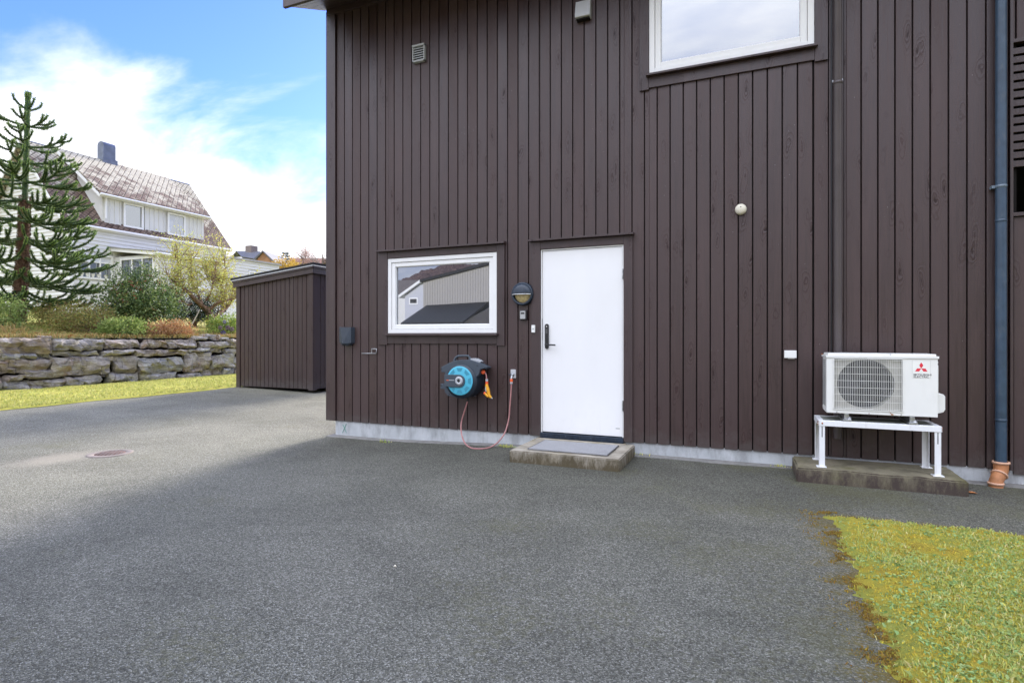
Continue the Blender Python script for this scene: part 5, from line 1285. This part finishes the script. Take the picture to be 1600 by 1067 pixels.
# trellis
tr = thing('lattice_fence', 'white diamond lattice fence panel behind the apple tree', 'fence', (-24, 20.6, 1.6))
tx = -24.0; pa, pb = PX(343, 472, tx), PX(367, 499, tx); pa.z = 2.72; z0, z1 = 1.95, PX(355, 471, tx).z; ya, yb = pa.y-.3, pb.y+.6
mb = MB(); st_ = .17; k = ya-(z1-z0)
while k < yb:
    for sg in (1, -1):
        p0, p1 = (k, z0), (k+(z1-z0), z1)
        if sg < 0: p0, p1 = (k, z1), (k+(z1-z0), z0)
        # clip to the panel
        def clip(p, q):
            (a0, b0), (a1, b1) = p, q; t0, t1 = 0, 1; d_ = a1-a0
            t0 = max(t0, (ya-a0)/d_); t1 = min(t1, (yb-a0)/d_)
            return None if t0 >= t1 else ((a0+d_*t0, b0+(b1-b0)*t0), (a0+d_*t1, b0+(b1-b0)*t1))
        c = clip(p0, p1)
        if c:
            (a0, b0), (a1, b1) = c; w_ = .032; xo = tx+(.006 if sg > 0 else -.006)
            mb.add([(xo, a0, b0-w_), (xo, a1, b1-w_), (xo, a1, b1+w_), (xo, a0, b0+w_), (xo+.01, a0, b0-w_), (xo+.01, a1, b1-w_), (xo+.01, a1, b1+w_), (xo+.01, a0, b0+w_)], [(0, 1, 2, 3), (4, 7, 6, 5), (0, 4, 5, 1), (2, 6, 7, 3)])
    k += st_
mb.build('lattice', M['sidingtrim'], tr)
mb = MB(); mb.box(tx-.03, tx+.03, ya-.05, ya, 1.5, z1+.06); mb.box(tx-.03, tx+.03, yb, yb+.05, 1.5, z1+.06); mb.box(tx-.028, tx+.028, ya, yb, z1, z1+.05); mb.box(tx-.028, tx+.028, ya, yb, z0-.05, z0); mb.build('frame', M['sidingtrim'], tr)

# ------------------------------------------------------------------ PLANTS
def garden_at(px, X):                     # a spot in the garden on the line of sight of picture column px
    p = PX(px, 500, X); return Vector((X, p.y, garden_z(X, p.y)))
class Leaves:
    def __init__(s): s.V = []; s.n = 0
    def add(s, p, d, w, l, roll=None):
        """diamond leaf at p, direction d"""
        s.V.append((p, d, w, l))
def leafmesh(name, P, D, W, Lh, mat, parent, mi=None, fold=.25):
    P = np.asarray(P, float); D = np.asarray(D, float); n = len(P)
    D /= np.linalg.norm(D, axis=1)[:, None]+1e-9
    r_ = rng.normal(size=(n, 3)); S = np.cross(D, r_); S /= np.linalg.norm(S, axis=1)[:, None]+1e-9
    Nn = np.cross(D, S); W = np.asarray(W)[:, None]*np.ones((n, 1)) if np.ndim(W) else np.full((n, 1), W); Lh = np.asarray(Lh)[:, None]*np.ones((n, 1)) if np.ndim(Lh) else np.full((n, 1), Lh)
    V = np.stack([P, P+D*Lh*.5+S*W*.5+Nn*W*fold, P+D*Lh, P+D*Lh*.5-S*W*.5+Nn*W*fold], 1).reshape(-1, 3)
    i = np.arange(n)*4
    return fastmesh(name, V, np.stack([i, i+1, i+2, i+3], -1), mat, parent, mi)
def clump_points(center, rad, nclump, per, cr, shell=.45, flat=1.0, up_bias=.2):
    """leaf positions in clumps through an ellipsoid, denser outside; returns P, D"""
    P, D = [], []
    c = np.array(center); rad = np.array(rad)
    for _ in range(nclump):
        d = rng.normal(size=3); d /= np.linalg.norm(d); r = rng.uniform(shell, 1)**.6
        if d[2] < -.5: d[2] *= .4
        cc = c+d*rad*r; k = max(3, int(rng.normal(per, per*.3))); q = rng.normal(size=(k, 3))*cr*rng.uniform(.6, 1.3)
        q[:, 2] *= flat; P.append(cc+q); dd = q/cr*.7+d*.5+rng.normal(size=(k, 3))*.6; dd[:, 2] += up_bias; D.append(dd)
    return np.concatenate(P), np.concatenate(D)

# --- monkey puzzle
base = garden_at(29, -18.5); topz = PX(43, 144, -18.5).z
mp_ = thing('monkey_puzzle_tree', 'tall monkey puzzle tree with spiky upturned dark green branches', 'tree', tuple(base))
def trunkp(z):
    t = (z-base.z)/(topz-base.z); a = PX(29, 480, -18.5).y; b = PX(44, 144, -18.5).y
    return Vector((-18.5, a+(b-a)*min(1, t*1.6 if t < .3 else .48+(t-.3)*.743), z))
zs = np.linspace(base.z-.1, topz-.05, 40)
def tr_r(z): t = (z-base.z)/(topz-base.z); return .115*(1-t)**.7+.040
mb = MB(); lowz = [z for z in zs if z < 5.0]; mb.tube([trunkp(z) for z in lowz], [tr_r(z) for z in lowz], 14)
tk = mb.build('trunk', M['mptrunk'], mp_)
LP, LD, LM = [], [], []
core = MB()
def spiky(path, rad, dens=150, tipfrac=.17, r0=.025, ln=.055):
    path = [Vector(p) for p in path]; segl = [(path[i+1]-path[i]).length for i in range(len(path)-1)]; tot = sum(segl)
    n = int(tot*dens); acc = 0; i = 0; cum = [0]
    for s in segl: cum.append(cum[-1]+s)
    for k in range(n):
        s = (k+.5)/n*tot
        while i < len(segl)-1 and s > cum[i+1]: i += 1
        t = (s-cum[i])/max(1e-6, segl[i]); p = path[i].lerp(path[i+1], t); T = (path[i+1]-path[i]).normalized()
        a = T.orthogonal().normalized(); b = T.cross(a); an = k*2.39996+random.uniform(-.25, .25)
        rdl = a*math.cos(an)+b*math.sin(an)
        LP.append(p+rdl*r0*.7); LD.append(T*.85+rdl*1.0+Vector((0, 0, .12))); LM.append(1 if s > tot*(1-tipfrac) or (s > tot-.10) else 0)
    core.tube(path, [r0*1.05]*(len(path)-1)+[r0*.7], 6)
def shoot(p, az, el, L_, lift, n=7):
    """curved shoot starting flat/drooping and turning up"""
    pts = [p.copy()]; cur = p.copy(); e = el
    for k in range(n):
        f = (k+1)/n; e = el+lift*f*f; d = Vector((math.cos(az)*math.cos(e), math.sin(az)*math.cos(e), math.sin(e)))
        cur = cur+d*(L_/n); pts.append(cur.copy())
    return pts
whorls = [(7.84, .20, 40, 3), (7.50, .55, 22, 4), (7.05, .95, 4, 5), (6.52, 1.15, -4, 5), (6.02, 1.45, -8, 5), (5.50, 1.75, -10, 6), (4.98, 2.0, -13, 7), (4.48, 2.15, -15, 7), (3.95, 2.3, -17, 7), (3.42, 2.3, -20, 7), (2.95, 2.15, -25, 7), (2.50, 1.9, -33, 7), (2.12, 1.3, -20, 5)]
for wi, (z, L_, el, nb) in enumerate(whorls):
    a0 = random.uniform(0, 6.28)
    nb += (wi > 3)
    for b_ in range(nb):
        az = a0+b_*2*math.pi/nb+random.uniform(-.2, .2); l = L_*random.uniform(.74, 1.0)*.93
        p = trunkp(z+random.uniform(-.05, .05)); lift = R(62 if wi < 5 else 50)*random.uniform(.7, 1.2)
        path = shoot(p, az, R(el+random.uniform(-6, 6)), l, lift, 9)
        spiky(path, .05, 170, r0=.022)
        if l < .65: continue
        npair = 1 if l < .95 else (2 if l < 1.4 else 4)
        for j in range(npair):
            f = (.55+.25*j if npair < 3 else .36+.17*j)
            idx = int(f*9); q = path[idx]; ll = l*(.52-.36*f)*random.uniform(.85, 1.3)+.16
            for sg in (-1, 1):
                if random.random() < .12: continue
                sp = shoot(q, az+sg*R(random.uniform(22, 42)), R(el*.25+random.uniform(-4, 12)), ll, R(random.uniform(35, 75)), 6)
                spiky(sp, .05, 170, tipfrac=.2, r0=.020)
# green leafy leader
spiky([trunkp(z) for z in np.linspace(4.9, topz, 24)], .06, 420, tipfrac=.75, r0=.062)
core.build('branch_core', M['mpcore'], mp_)
lp = np.array([tuple(v) for v in LP]); ld = np.array([tuple(v) for v in LD])
leafmesh('crown', lp, ld, rng.uniform(.022, .030, len(lp)), rng.uniform(.036, .052, len(lp)), [M['mp'], M['mptip']], mp_, np.array(LM), .12)
# spines on the old trunk
tp_ = []; td = []
for k in range(3800):
    z = random.uniform(base.z, 5.1); an = k*2.39996; c = trunkp(z); r_ = tr_r(z)
    tp_.append((c.x+r_*math.cos(an), c.y+r_*math.sin(an), z)); td.append((math.cos(an), math.sin(an), .5))
leafmesh('dead_leaf_scale', tp_, td, .022, .045, plain('brown_scales', (.17, .10, .06), .8, var=.4, scale=30), tk)

# --- bushes
def bush(name, label, cat, c, rad, nclump, per, cr, leaf, mat, stems=True, parentless=None, shell=.35, seed=0, up=.2, group=None, flat=1.0):
    t = thing(name, label, cat, (c[0], c[1], garden_z(c[0], c[1])), {'lime_perennial': 'light green perennials along the wall top', 'orange_fern': 'withered orange ferns on the wall top', 'low_shrub': 'low shrubs in the garden'}.get(name, group))
    P_, D_ = clump_points(c, rad, nclump, per, cr, shell, flat, up); gl = garden_z(c[0], c[1])
    k = P_[:, 2] > gl-.05; P_, D_ = P_[k], D_[k]
    leafmesh('foliage', P_, D_, rng.uniform(.5, .8, len(P_))*leaf, rng.uniform(.8, 1.3, len(P_))*leaf, mat, t)
    if stems:
        mb = MB()
        for i in range(9):
            e = Vector(c)+Vector((random.uniform(-.7, .7)*rad[0], random.uniform(-.7, .7)*rad[1], random.uniform(0, .75)*rad[2]))
            s = Vector((c[0]+random.uniform(-.12, .12), c[1]+random.uniform(-.12, .12), gl-.05)); m_ = s.lerp(e, .5)+Vector((random.uniform(-.1, .1), random.uniform(-.1, .1), 0))
            mb.tube([s, m_, e], [.025, .018, .006], 6)
        mb.build('stem', M['bark'], t)
    return t
hc = PX(222, 478, -17.0)
hl = bush('holly_bush', 'large dark green holly bush with red berries in front of the white house', 'bush', (hc.x, hc.y, 2.15), (.95, 1.15, .85), 330, 34, .12, .070, M['holly'], shell=.15)
P_, D_ = clump_points((hc.x, hc.y, 2.95), (.35, .55, .45), 40, 34, .10, .3); leafmesh('foliage', P_, D_, .036, .06, M['holly'], hl)
P_, D_ = clump_points((hc.x+.1, hc.y-.75, 2.75), (.2, .25, .42), 22, 30, .09, .3); leafmesh('foliage', P_, D_, .036, .06, M['holly'], hl)
mb = MB()
for _ in range(24):
    d = Vector((random.uniform(.2, 1), random.uniform(-1, 1), random.uniform(-.2, 1))).normalized(); q = Vector((hc.x+d.x*.95, hc.y+d.y*1.15, 2.2+d.z*.9))
    for _ in range(5):
        bm = bmesh.new(); bmesh.ops.create_icosphere(bm, subdivisions=1, radius=.011, matrix=Matrix.Translation(q+Vector((random.gauss(0, .045), random.gauss(0, .045), random.gauss(0, .045))))); mb.bm(bm, True)
mb.build('berries', M['berry'], hl)
def B(name, label, px, X, dz, rad, ncl, per, cr, leaf, mat, **k):
    p = PX(px, 500, X); return bush(name, label, k.pop('cat', 'bush'), (X, p.y, garden_z(X, p.y)+dz), rad, ncl, per, cr, leaf, mat, **k)
B('low_shrub', 'olive and rust low shrub between the monkey puzzle tree and the holly bush', 133, -16.6, .30, (.55, .95, .38), 150, 40, .10, .045, M['olive'])
B('low_shrub', 'olive shrub with reddish leaves right under the monkey puzzle branches', 100, -17.6, .25, (.5, .8, .35), 90, 40, .10, .045, M['olive'])
B('lime_perennial', 'light green leafy perennial in front of the holly bush', 197, -15.75, .16, (.35, .62, .26), 110, 26, .09, .06, M['lime'], up=.6)
B('lime_perennial', 'pale green perennial at the left foot of the holly bush', 176, -15.8, .14, (.3, .35, .24), 50, 26, .08, .06, M['lime'], up=.6)
B('orange_fern', 'orange withered fern on top of the stone wall', 268, -15.75, .16, (.32, .75, .22), 120, 26, .08, .05, M['fern'], stems=False, up=.7, cat='plant')
B('orange_fern', 'small rust coloured fern clump left of the larger orange fern', 241, -15.65, .12, (.25, .35, .16), 50, 22, .07, .045, M['fern'], stems=False, up=.7, cat='plant')
B('dark_shrub', 'dark evergreen shrub behind the leaning stake', 304, -18.2, .50, (.7, 1.0, .62), 150, 44, .12, .05, M['darkleaf'])
B('hydrangea', 'hydrangea bush with blue and faded purple flower heads beside the shed', 354, -16.6, .20, (.45, .60, .28), 90, 26, .11, .075, M['hydl'])
hyd = bpy.context.scene.objects['hydrangea']
def flowerhead(p, r, m):
    n = 120; d = rng.normal(size=(n, 3)); d /= np.linalg.norm(d, axis=1)[:, None]; leafmesh('flower_head', np.array(p)+d*r*.8, d+rng.normal(size=(n, 3))*.6, r*.4, r*.42, m, hyd)
for px, py, r_, mt in ((348.5, 520.5, .085, 'hydf'), (344, 512, .06, 'hydf2'), (356, 512, .07, 'hydf2'), (362, 514, .07, 'hydf2'), (351, 503, .05, 'hydf')):
    flowerhead(tuple(PX(px, py, -16.0)), r_, M[mt])
B('lime_perennial', 'yellow green plant under the apple tree left of the hydrangea', 339, -16.3, .06, (.25, .35, .10), 30, 24, .06, .05, M['hydl'], up=.5)
B('low_shrub', 'green bush at the far left edge of the garden', -12, -17.0, .35, (.5, .8, .45), 110, 36, .10, .05, M['lime'])

# --- apple tree
ab = garden_at(330, -17.6)
ap = thing('apple_tree', 'crooked apple tree with sparse yellow green leaves and bare limbs', 'tree', tuple(ab))
def AP(px, py, dx=0): v = PX(px, py, -17.6+dx); return v
limbs = [([ab+Vector((0, 0, -.1)), AP(329, 500), AP(325, 486), AP(318, 480)], [.16, .14, .12, .10]),
 ([AP(320, 482), AP(305, 468, .2), AP(291, 454, .3), AP(277, 444, .4), AP(262, 430, .5)], [.085, .07, .055, .045, .02]),
 ([AP(330, 502), AP(342, 490, -.1), AP(352, 482, -.2), AP(362, 470, -.2), AP(372, 455, -.2)], [.10, .085, .07, .055, .03]),
 ([AP(326, 486), AP(338, 475, .3), AP(350, 470, .5), AP(366, 466, .5), AP(380, 458, .5)], [.06, .05, .045, .04, .02]),
 ([AP(350, 480), AP(347, 462), AP(345, 442), AP(335, 438), AP(322, 436)], [.05, .045, .03, .022, .012]),
 ([AP(345, 445), AP(352, 425), AP(350, 405)], [.025, .016, .006]),
 ([AP(318, 480), AP(312, 465, -.3), AP(303, 448, -.4), AP(298, 425, -.4), AP(300, 400, -.4)], [.06, .045, .03, .018, .006]),
 ([AP(291, 454, .3), AP(283, 435, .1), AP(278, 412, 0), AP(272, 398, 0)], [.035, .025, .012, .005]),
 ([AP(300, 474), AP(292, 476), AP(280, 466, .2), AP(268, 458, .3)], [.04, .03, .02, .008]),
 ([AP(322, 470), AP(330, 455, .2), AP(335, 435, .3), AP(338, 412, .4)], [.04, .028, .015, .006])]
mb = MB(); 
for p, r_ in limbs: mb.tube(catmull(p, 4), list(np.interp(np.linspace(0, len(r_)-1, (len(p)-1)*4+1), range(len(r_)), r_)), 8)
mb.build('trunk', M['bark'], ap)
mb = MB(); LPa, LDa = [], []
for p, r_ in limbs[1:]:
    cp = catmull(p, 6)
    for i in range(7, len(cp)):
        for _ in range(4):
            s = cp[i]; d = Vector((random.uniform(-.7, .7), random.uniform(-.7, .7), random.uniform(.0, 1.1))).normalized(); L_ = random.uniform(.35, 1.05)
            e = s+d*L_; m_ = s.lerp(e, .5)+Vector((random.gauss(0, .05), random.gauss(0, .05), .04)); mb.tube([s, m_, e], [.008, .006, .003], 4)
            for k in range(int(21*L_)):
                q = s.lerp(e, random.uniform(.25, 1.05)); LPa.append(tuple(q+Vector((random.gauss(0, .06), random.gauss(0, .06), random.gauss(0, .06))))); LDa.append(tuple(d+Vector((random.gauss(0, .7), random.gauss(0, .7), random.gauss(0, .7)))))
mb.build('branch', M['bark'], ap)
lpa = np.array(LPa); leafmesh('crown', lpa, np.array(LDa), rng.uniform(.03, .05, len(lpa)), rng.uniform(.05, .08, len(lpa)), M['apple'], ap)
# leaning stake
p0, p1 = PX(296, 514, -16.8), PX(312, 484, -17.3); mb = MB(); mb.cyl(p0, p1, .02, 8); sk = mb.build('garden_stake', M['wood']); tag(sk, 'pale wooden stake leaning against the apple tree trunk', 'stake')
# a few leaves lying on top stones etc: tall dry stalks by the left edge
dg = thing('dry_stalks', 'dry pale grass stalks on the wall top at the left edge', 'plant', (-15.9, 7.4, 1.2))
pts_ = []
for _ in range(70):
    px = random.choice((5, 12, 20, 35)); p = PX(px+random.uniform(-5, 5), 500, -15.9); pts_.append((-15.9+random.uniform(-.1, .1), p.y, 1.22))
blades('stalk', np.array(pts_), .22, .42, .006, M['drygrass'], .8, dg)

# ------------------------------------------------------------------ DISTANCE
def far_at(px, py, t):
    x, y, z = ray(px, py); return Vector((x*t, y*t, H+z*t))
def simple_house(name, label, t, px_l, px_r, py_ridge, py_eave, wallm, roofm, gable_px=None, chimney=None):
    a = far_at(px_l, py_eave, t); b = far_at(px_r, py_eave, t); rz = far_at((px_l+px_r)/2, py_ridge, t).z
    h = thing(name, label, 'house', ((a.x+b.x)/2, (a.y+b.y)/2, base_z(a.x, a.y)))
    return h, a, b, rz
M['farroof'] = plain('grey_far_roof', (.12, .12, .13), .7, var=.2, scale=1); M['farroof2'] = plain('rust_far_roof', (.30, .15, .10), .8, var=.2, scale=1)
M['fargable'] = plain('brown_timber_gable', (.36, .20, .11), .8, var=.3, scale=1.5)
# grey roofed house with a timber gable: main ridge runs along Y' and a front gable facing us
t_ = 66; lt = far_at(369, 392, t_); rg = far_at(412, 392.5, t_); ev = far_at(428, 409, t_); le = far_at(385, 404, t_)
h1 = thing('far_house', 'distant grey roofed house with brown timber gable behind the white annex', 'house', tuple(Vector((rg.x, rg.y, base_z(rg.x, rg.y)))), 'distant houses on the hill')
right = Vector((CT, ST, 0)); fwd = Vector((-ST, CT, 0))
def quadpr(mb, pts, dvec):
    n_ = len(pts); V = list(pts)+[p+dvec for p in pts]; mb.add(V, [tuple(range(n_))[::-1], tuple(range(n_, 2*n_))]+[(i, (i+1) % n_, n_+(i+1) % n_, n_+i) for i in range(n_)])
mb = MB(); gl_ = far_at(397, 410, t_); gr_ = far_at(427, 410, t_); lo = Vector((0, 0, -5))
quadpr(mb, [gl_+lo, gr_+lo, gr_, rg+Vector((0, 0, -.1)), gl_], fwd*7); mb.mi = 1
aa = far_at(369, 405, t_+2); quadpr(mb, [aa+lo, gl_+lo+fwd*2, gl_+fwd*2, aa], fwd*5); mb.build('wall', [M['fargable'], M['siding']], h1)
mb = MB(); 
quadpr(mb, [rg+Vector((0, 0, .05))-fwd*.3, rg+Vector((0, 0, -.12))-fwd*.3, gr_+right*.5-fwd*.3+Vector((0, 0, -.45)), gr_+right*.6-fwd*.3+Vector((0, 0, -.25))], fwd*7.6)
quadpr(mb, [rg+Vector((0, 0, .05))-fwd*.3, rg+Vector((0, 0, -.12))-fwd*.3, gl_-right*.1-fwd*.3+Vector((0, 0, -.1)), gl_-right*.3-fwd*.3+Vector((0, 0, .05))], fwd*7.6)
rr1 = far_at(369, 392, t_+4); rr2 = far_at(407, 393, t_+4); quadpr(mb, [rr1, far_at(377, 401, t_+1.5), far_at(402, 405, t_+1.5), rr2], fwd*.3+Vector((0, 0, -.15)))
quadpr(mb, [rr1, far_at(362, 400, t_+8), far_at(400, 400, t_+8), rr2], Vector((0, 0, -.15)))
mb.build('roof', M['farroof'], h1)
mb = MB(); c0_ = far_at(393, 391, t_+4); mb.box(c0_.x-.5, c0_.x+.5, c0_.y-.5, c0_.y+.5, c0_.z-1.2, c0_.z+.5); mb.build('chimney', M['fbark'], h1)
# rust roof house
t_ = 85; h2 = thing('far_house', 'distant house with rust red roof above the shed', 'house', tuple(Vector((far_at(480, 408, t_).x, far_at(480, 408, t_).y, base_z(far_at(480, 408, t_).x, 80)))), 'distant houses on the hill')
mb = MB(); a = far_at(448, 420, t_); b = far_at(508, 420, t_); quadpr(mb, [a+lo, b+lo, b, a], fwd*8); mb.build('wall', M['siding'], h2)
mb = MB(); quadpr(mb, [far_at(444, 421, t_-1), far_at(512, 421, t_-1), far_at(508, 406, t_+4), far_at(449, 406, t_+4)], Vector((0, 0, .25))+fwd*.2)
mb.build('roof', M['farroof2'], h2)
def tree(name, label, t, px, py_top, py_base, crown_r, ncl, per, cr, leaf, mat, twigs=30, trunk=.18, cz=None, group=None, zsq=1.0):
    group = {'yellow_tree': 'yellow trees beyond the shed', 'russet_tree': 'russet trees beyond the shed'}.get(name)
    c = far_at(px, py_top, t); bz = base_z(c.x, c.y) if c.x > -15 else min(base_z(c.x, c.y), garden_z(c.x, c.y)); bz = base_z(c.x, c.y)
    h = c.z-bz; o = thing(name, label, 'tree', (c.x, c.y, bz), group); mb = MB(); top = Vector((c.x, c.y, c.z-.1*crown_r))
    mb.tube([(c.x, c.y, bz-.3), (c.x+.1, c.y, bz+h*.5), top], [trunk, trunk*.7, .02], 8); mb.build('trunk', M['fbark'], o)
    cc = Vector((c.x, c.y, c.z-crown_r*zsq)); mb = MB()
    for _ in range(twigs):
        d = Vector((random.gauss(0, .6), random.gauss(0, .6), random.uniform(.1, 1.2))).normalized(); s = Vector((c.x, c.y, cc.z-crown_r*zsq*random.uniform(-.3, 1))); e = s+d*crown_r*random.uniform(.6, 1.2)
        e.z = min(e.z, c.z); mb.tube([s, s.lerp(e, .5)+Vector((random.gauss(0, .15), random.gauss(0, .15), 0)), e], [.06, .035, .012], 4)
        for _ in range(3):
            u = random.uniform(.4, .95); s2 = s.lerp(e, u); e2 = s2+(d+Vector((random.gauss(0, .6), random.gauss(0, .6), random.gauss(0, .4)))).normalized()*crown_r*.3; mb.tube([s2, e2], [.02, .006], 3)
    mb.build('branch', M['fbark'], o)
    if ncl:
        P_, D_ = clump_points(tuple(cc), (crown_r, crown_r, crown_r*zsq), ncl, per, cr, .2); leafmesh('crown', P_, D_, leaf*.7, leaf, mat, o)
    return o
tree('yellow_tree', 'bushy yellow autumn tree above the shed roof', 48, 447, 408, 440, 1.15, 110, 30, .22, .16, M['fyellow'])
tree('yellow_tree', 'small yellow bush right of the bushy yellow tree', 46, 458, 415, 440, .6, 40, 30, .2, .16, M['fyellow'], twigs=10)
tree('russet_tree', 'tall thin pinkish autumn tree behind the shed', 58, 477, 384, 420, 1.4, 120, 22, .22, .10, M['fpink'], twigs=60, zsq=1.5)
tree('russet_tree', 'lower pinkish bushy tree beside the brown house corner', 56, 490, 402, 420, 1.3, 120, 22, .22, .10, M['fpink'], twigs=40)
tree('bare_tree', 'bare grey tree close to the brown house corner', 50, 503, 386, 420, 1.3, 0, 0, 0, 0, None, twigs=60, zsq=1.6)
cf = far_at(446, 394, 72); bz = base_z(cf.x, cf.y); fo = thing('conifer_tree', 'small dark conifer top behind the yellow tree', 'tree', (cf.x, cf.y, bz))
mb = MB(); mb.tube([(cf.x, cf.y, bz), cf], [.2, .03], 6); mb.build('trunk', M['fbark'], fo)
Pc, Dc = [], []
for k in range(9):
    z = cf.z-.15-k*.35; 
    for b_ in range(7):
        an = b_*.9+k*.5; L_ = .25+.17*k
        for q in np.linspace(.15, 1, 8):
            Pc.append((cf.x+math.cos(an)*L_*q, cf.y+math.sin(an)*L_*q, z+.12*q*L_)); Dc.append((math.cos(an), math.sin(an), -.3+random.gauss(0, .5)))
leafmesh('crown', Pc, Dc, .12, .30, M['fcon'], fo)

# ------------------------------------------------------------------ WHAT THE WINDOWS REFLECT (across the yard, behind the camera)
def _vclad(name, c, pitch=.30):
    m = Mat(name, .6, .3); X = m.xyz(); w_ = m.math('FRACT', m.math('DIVIDE', X[0], pitch)); g = m.mr(w_, .80, .84)
    cc = m.mix(m.noise(m.co((1, 1, .4)), 1.5, 5), tuple(x*.9 for x in c), c); m.color(m.mix(m.math('MULTIPLY', g, .20), cc, tuple(x*.6 for x in c))); m.bump(g, -.02); return m.m
BY = -14.0
ba, bb = (-16.03, 4.14), (-11.9, 4.90)
sl2 = (bb[1]-ba[1])/(bb[0]-ba[0])
bld = thing('beige_building', 'long beige board clad building with sloping roof line mirrored in the lower window', 'building', (-10, BY-5, 0))
mb = MB(); mb.prism([(ba[0], -.1), (2.0, -.1), (2.0, 4.9), (-11.9, 4.9), ba], BY-9, BY, axis='Y'); mb.build('wall', _vclad('beige_boards', (.37, .35, .315), .15), bld)
mb = MB(); e0 = (ba[0]-.15, ba[1]-.15*sl2); mb.prism([e0, (-11.9, 4.90), (2.2, 4.92), (2.2, 5.08), (-11.9, 5.06), (e0[0], e0[1]+.14)], BY-9.1, BY+.12, axis='Y'); mb.build('roof', M['blackmatt'], bld)
cpt = thing('lean_to', 'lean-to with black felt roof in front of the beige building', 'shed', (-13.5, -12, 0))
mb = MB(); V = [(-15.8, -13.98, 2.80), (-12.15, -13.98, 2.90), (-11.55, -10, 1.77), (-14.75, -10, 1.77)]
V += [(v[0], v[1], v[2]+.09) for v in V]; mb.add(V, [(0, 3, 2, 1), (4, 5, 6, 7), (0, 1, 5, 4), (1, 2, 6, 5), (2, 3, 7, 6), (3, 0, 4, 7)]); mb.build('roof', M['blackmatt'], cpt)
mb = MB(); mb.prism([(-14.6, 0), (-11.75, 0), (-11.75, 1.75), (-14.6, 1.75)], -10.16, -10.1, axis='Y'); mb.prism([(-13.97, 0), (-10.15, 0), (-10.15, 1.72), (-13.97, 2.75)], -12.0, -11.95, axis='X'); mb.build('wall', _vclad('beige_boards_low', (.40, .36, .30), .24), cpt)
def RF(zx, zy, Y):
    v = PY(600+zx/7.62, 390+zy/7.62, 2*WY-Y); v.y = Y; return v      # behind-the-camera depth seen in the pane
gh = thing('white_gable_house', 'pale house with white gable edge mirrored at the left of the lower window', 'house', (-26, -32, 0))
Yg = -30; L0 = RF(245, 560, Yg); A0 = RF(440, 400, Yg); B0 = RF(500, 400, Yg)
Mg = plain('pale_grey_siding', (.48, .49, .52), .6, var=.03)
mb = MB(); mb.prism([(L0.x, 0), (B0.x+3, 0), (B0.x+3, A0.z-.1), (A0.x, A0.z), (L0.x, L0.z)], Yg-8, Yg, axis='Y'); mb.build('wall', Mg, gh)
mb = MB(); mb.prism([(L0.x-.5, L0.z-.12), (A0.x, A0.z), (B0.x+3.2, A0.z-.05), (B0.x+3.2, A0.z+.22), (A0.x, A0.z+.25), (L0.x-.5, L0.z+.13)], Yg-8.1, Yg+.3, axis='Y'); mb.build('roof', M['sidingtrim'], gh)
wa, wb = RF(310, 590, Yg), RF(388, 638, Yg); mb = MB(); mb.box(wa.x-.12, wb.x+.12, Yg+.001, Yg+.04, wb.z-.12, wa.z+.12); wf = mb.build('window', M['sidingtrim'], gh)
mb = MB(); mb.box(wa.x, wb.x, Yg+.041, Yg+.05, wb.z, wa.z); mb.build('pane', M['black'], wf)
cpx, cpz = RF(160, 562, Yg-2), RF(245, 680, Yg-2); mb = MB(); mb.box(cpx.x-3, L0.x, Yg-6, Yg-2, 0, cpx.z); mb.build('side_wing', M['siding'], gh)
b0 = thing('brown_roof_house', 'house with broad brown roof behind the pale gable house', 'house', (-45, -45, 0))
Yb = -42; q0, q1, q2, q3 = RF(130, 545, Yb), RF(600, 545, Yb), RF(600, 360, Yb-6), RF(120, 362, Yb-6)
mb = MB(); mb.add([q0, q1, q2, q3], [(0, 1, 2, 3)]); mb.add([q0, q1, q1+Vector((0, -.2, -.3)), q0+Vector((0, -.2, -.3))], [(0, 1, 2, 3)]); mb.add([q3, q2, Vector((q2.x, Yb-12, q0.z)), Vector((q3.x, Yb-12, q0.z))], [(0, 1, 2, 3)]); mb.build('roof', plain('brown_roof', (.13, .105, .085), .8, var=.3, scale=3), b0)
mb = MB(); mb.box(q0.x+.3, q1.x-.3, Yb-11.6, Yb-.4, 0, q0.z-.02); mb.build('wall', Mg, b0)
hm = Mat('wooded_hill_cover', .95, .1); c_ = hm.vor(hm.co((1, 1, .5)), .8); hm.color(hm.ramp(hm.noise(hm.co((1, 1, .6)), .35, 9, .75), [(.3, (.06, .045, .045)), (.5, (.12, .08, .07)), (.68, (.18, .125, .105)), (.8, (.10, .10, .07))])); hm.bump(c_, -1.2)
def hillz(x, y):
    q_ = 211.7/max(60, 11.7-y)
    prof = np.interp(x*q_, [-330, -200, -147, -132, -118, -104, -80, 0, 200], [4, 14, 24.5, 29.5, 32, 31, 34, 40, 30])
    k = sm(-90, -190, y)/q_*(1-.35*sm(-210, -320, y)); return -1+(prof+1)*k+1.6*mnoise.noise(Vector((x*.25, y*.25, 0)))*k+.9*mnoise.noise(Vector((x*.9, y*.9, 0)))*k
grid('hill', wedge(-330, 200, 260), wedge(-330, -88, 110), hillz, hm.m, smooth=False)
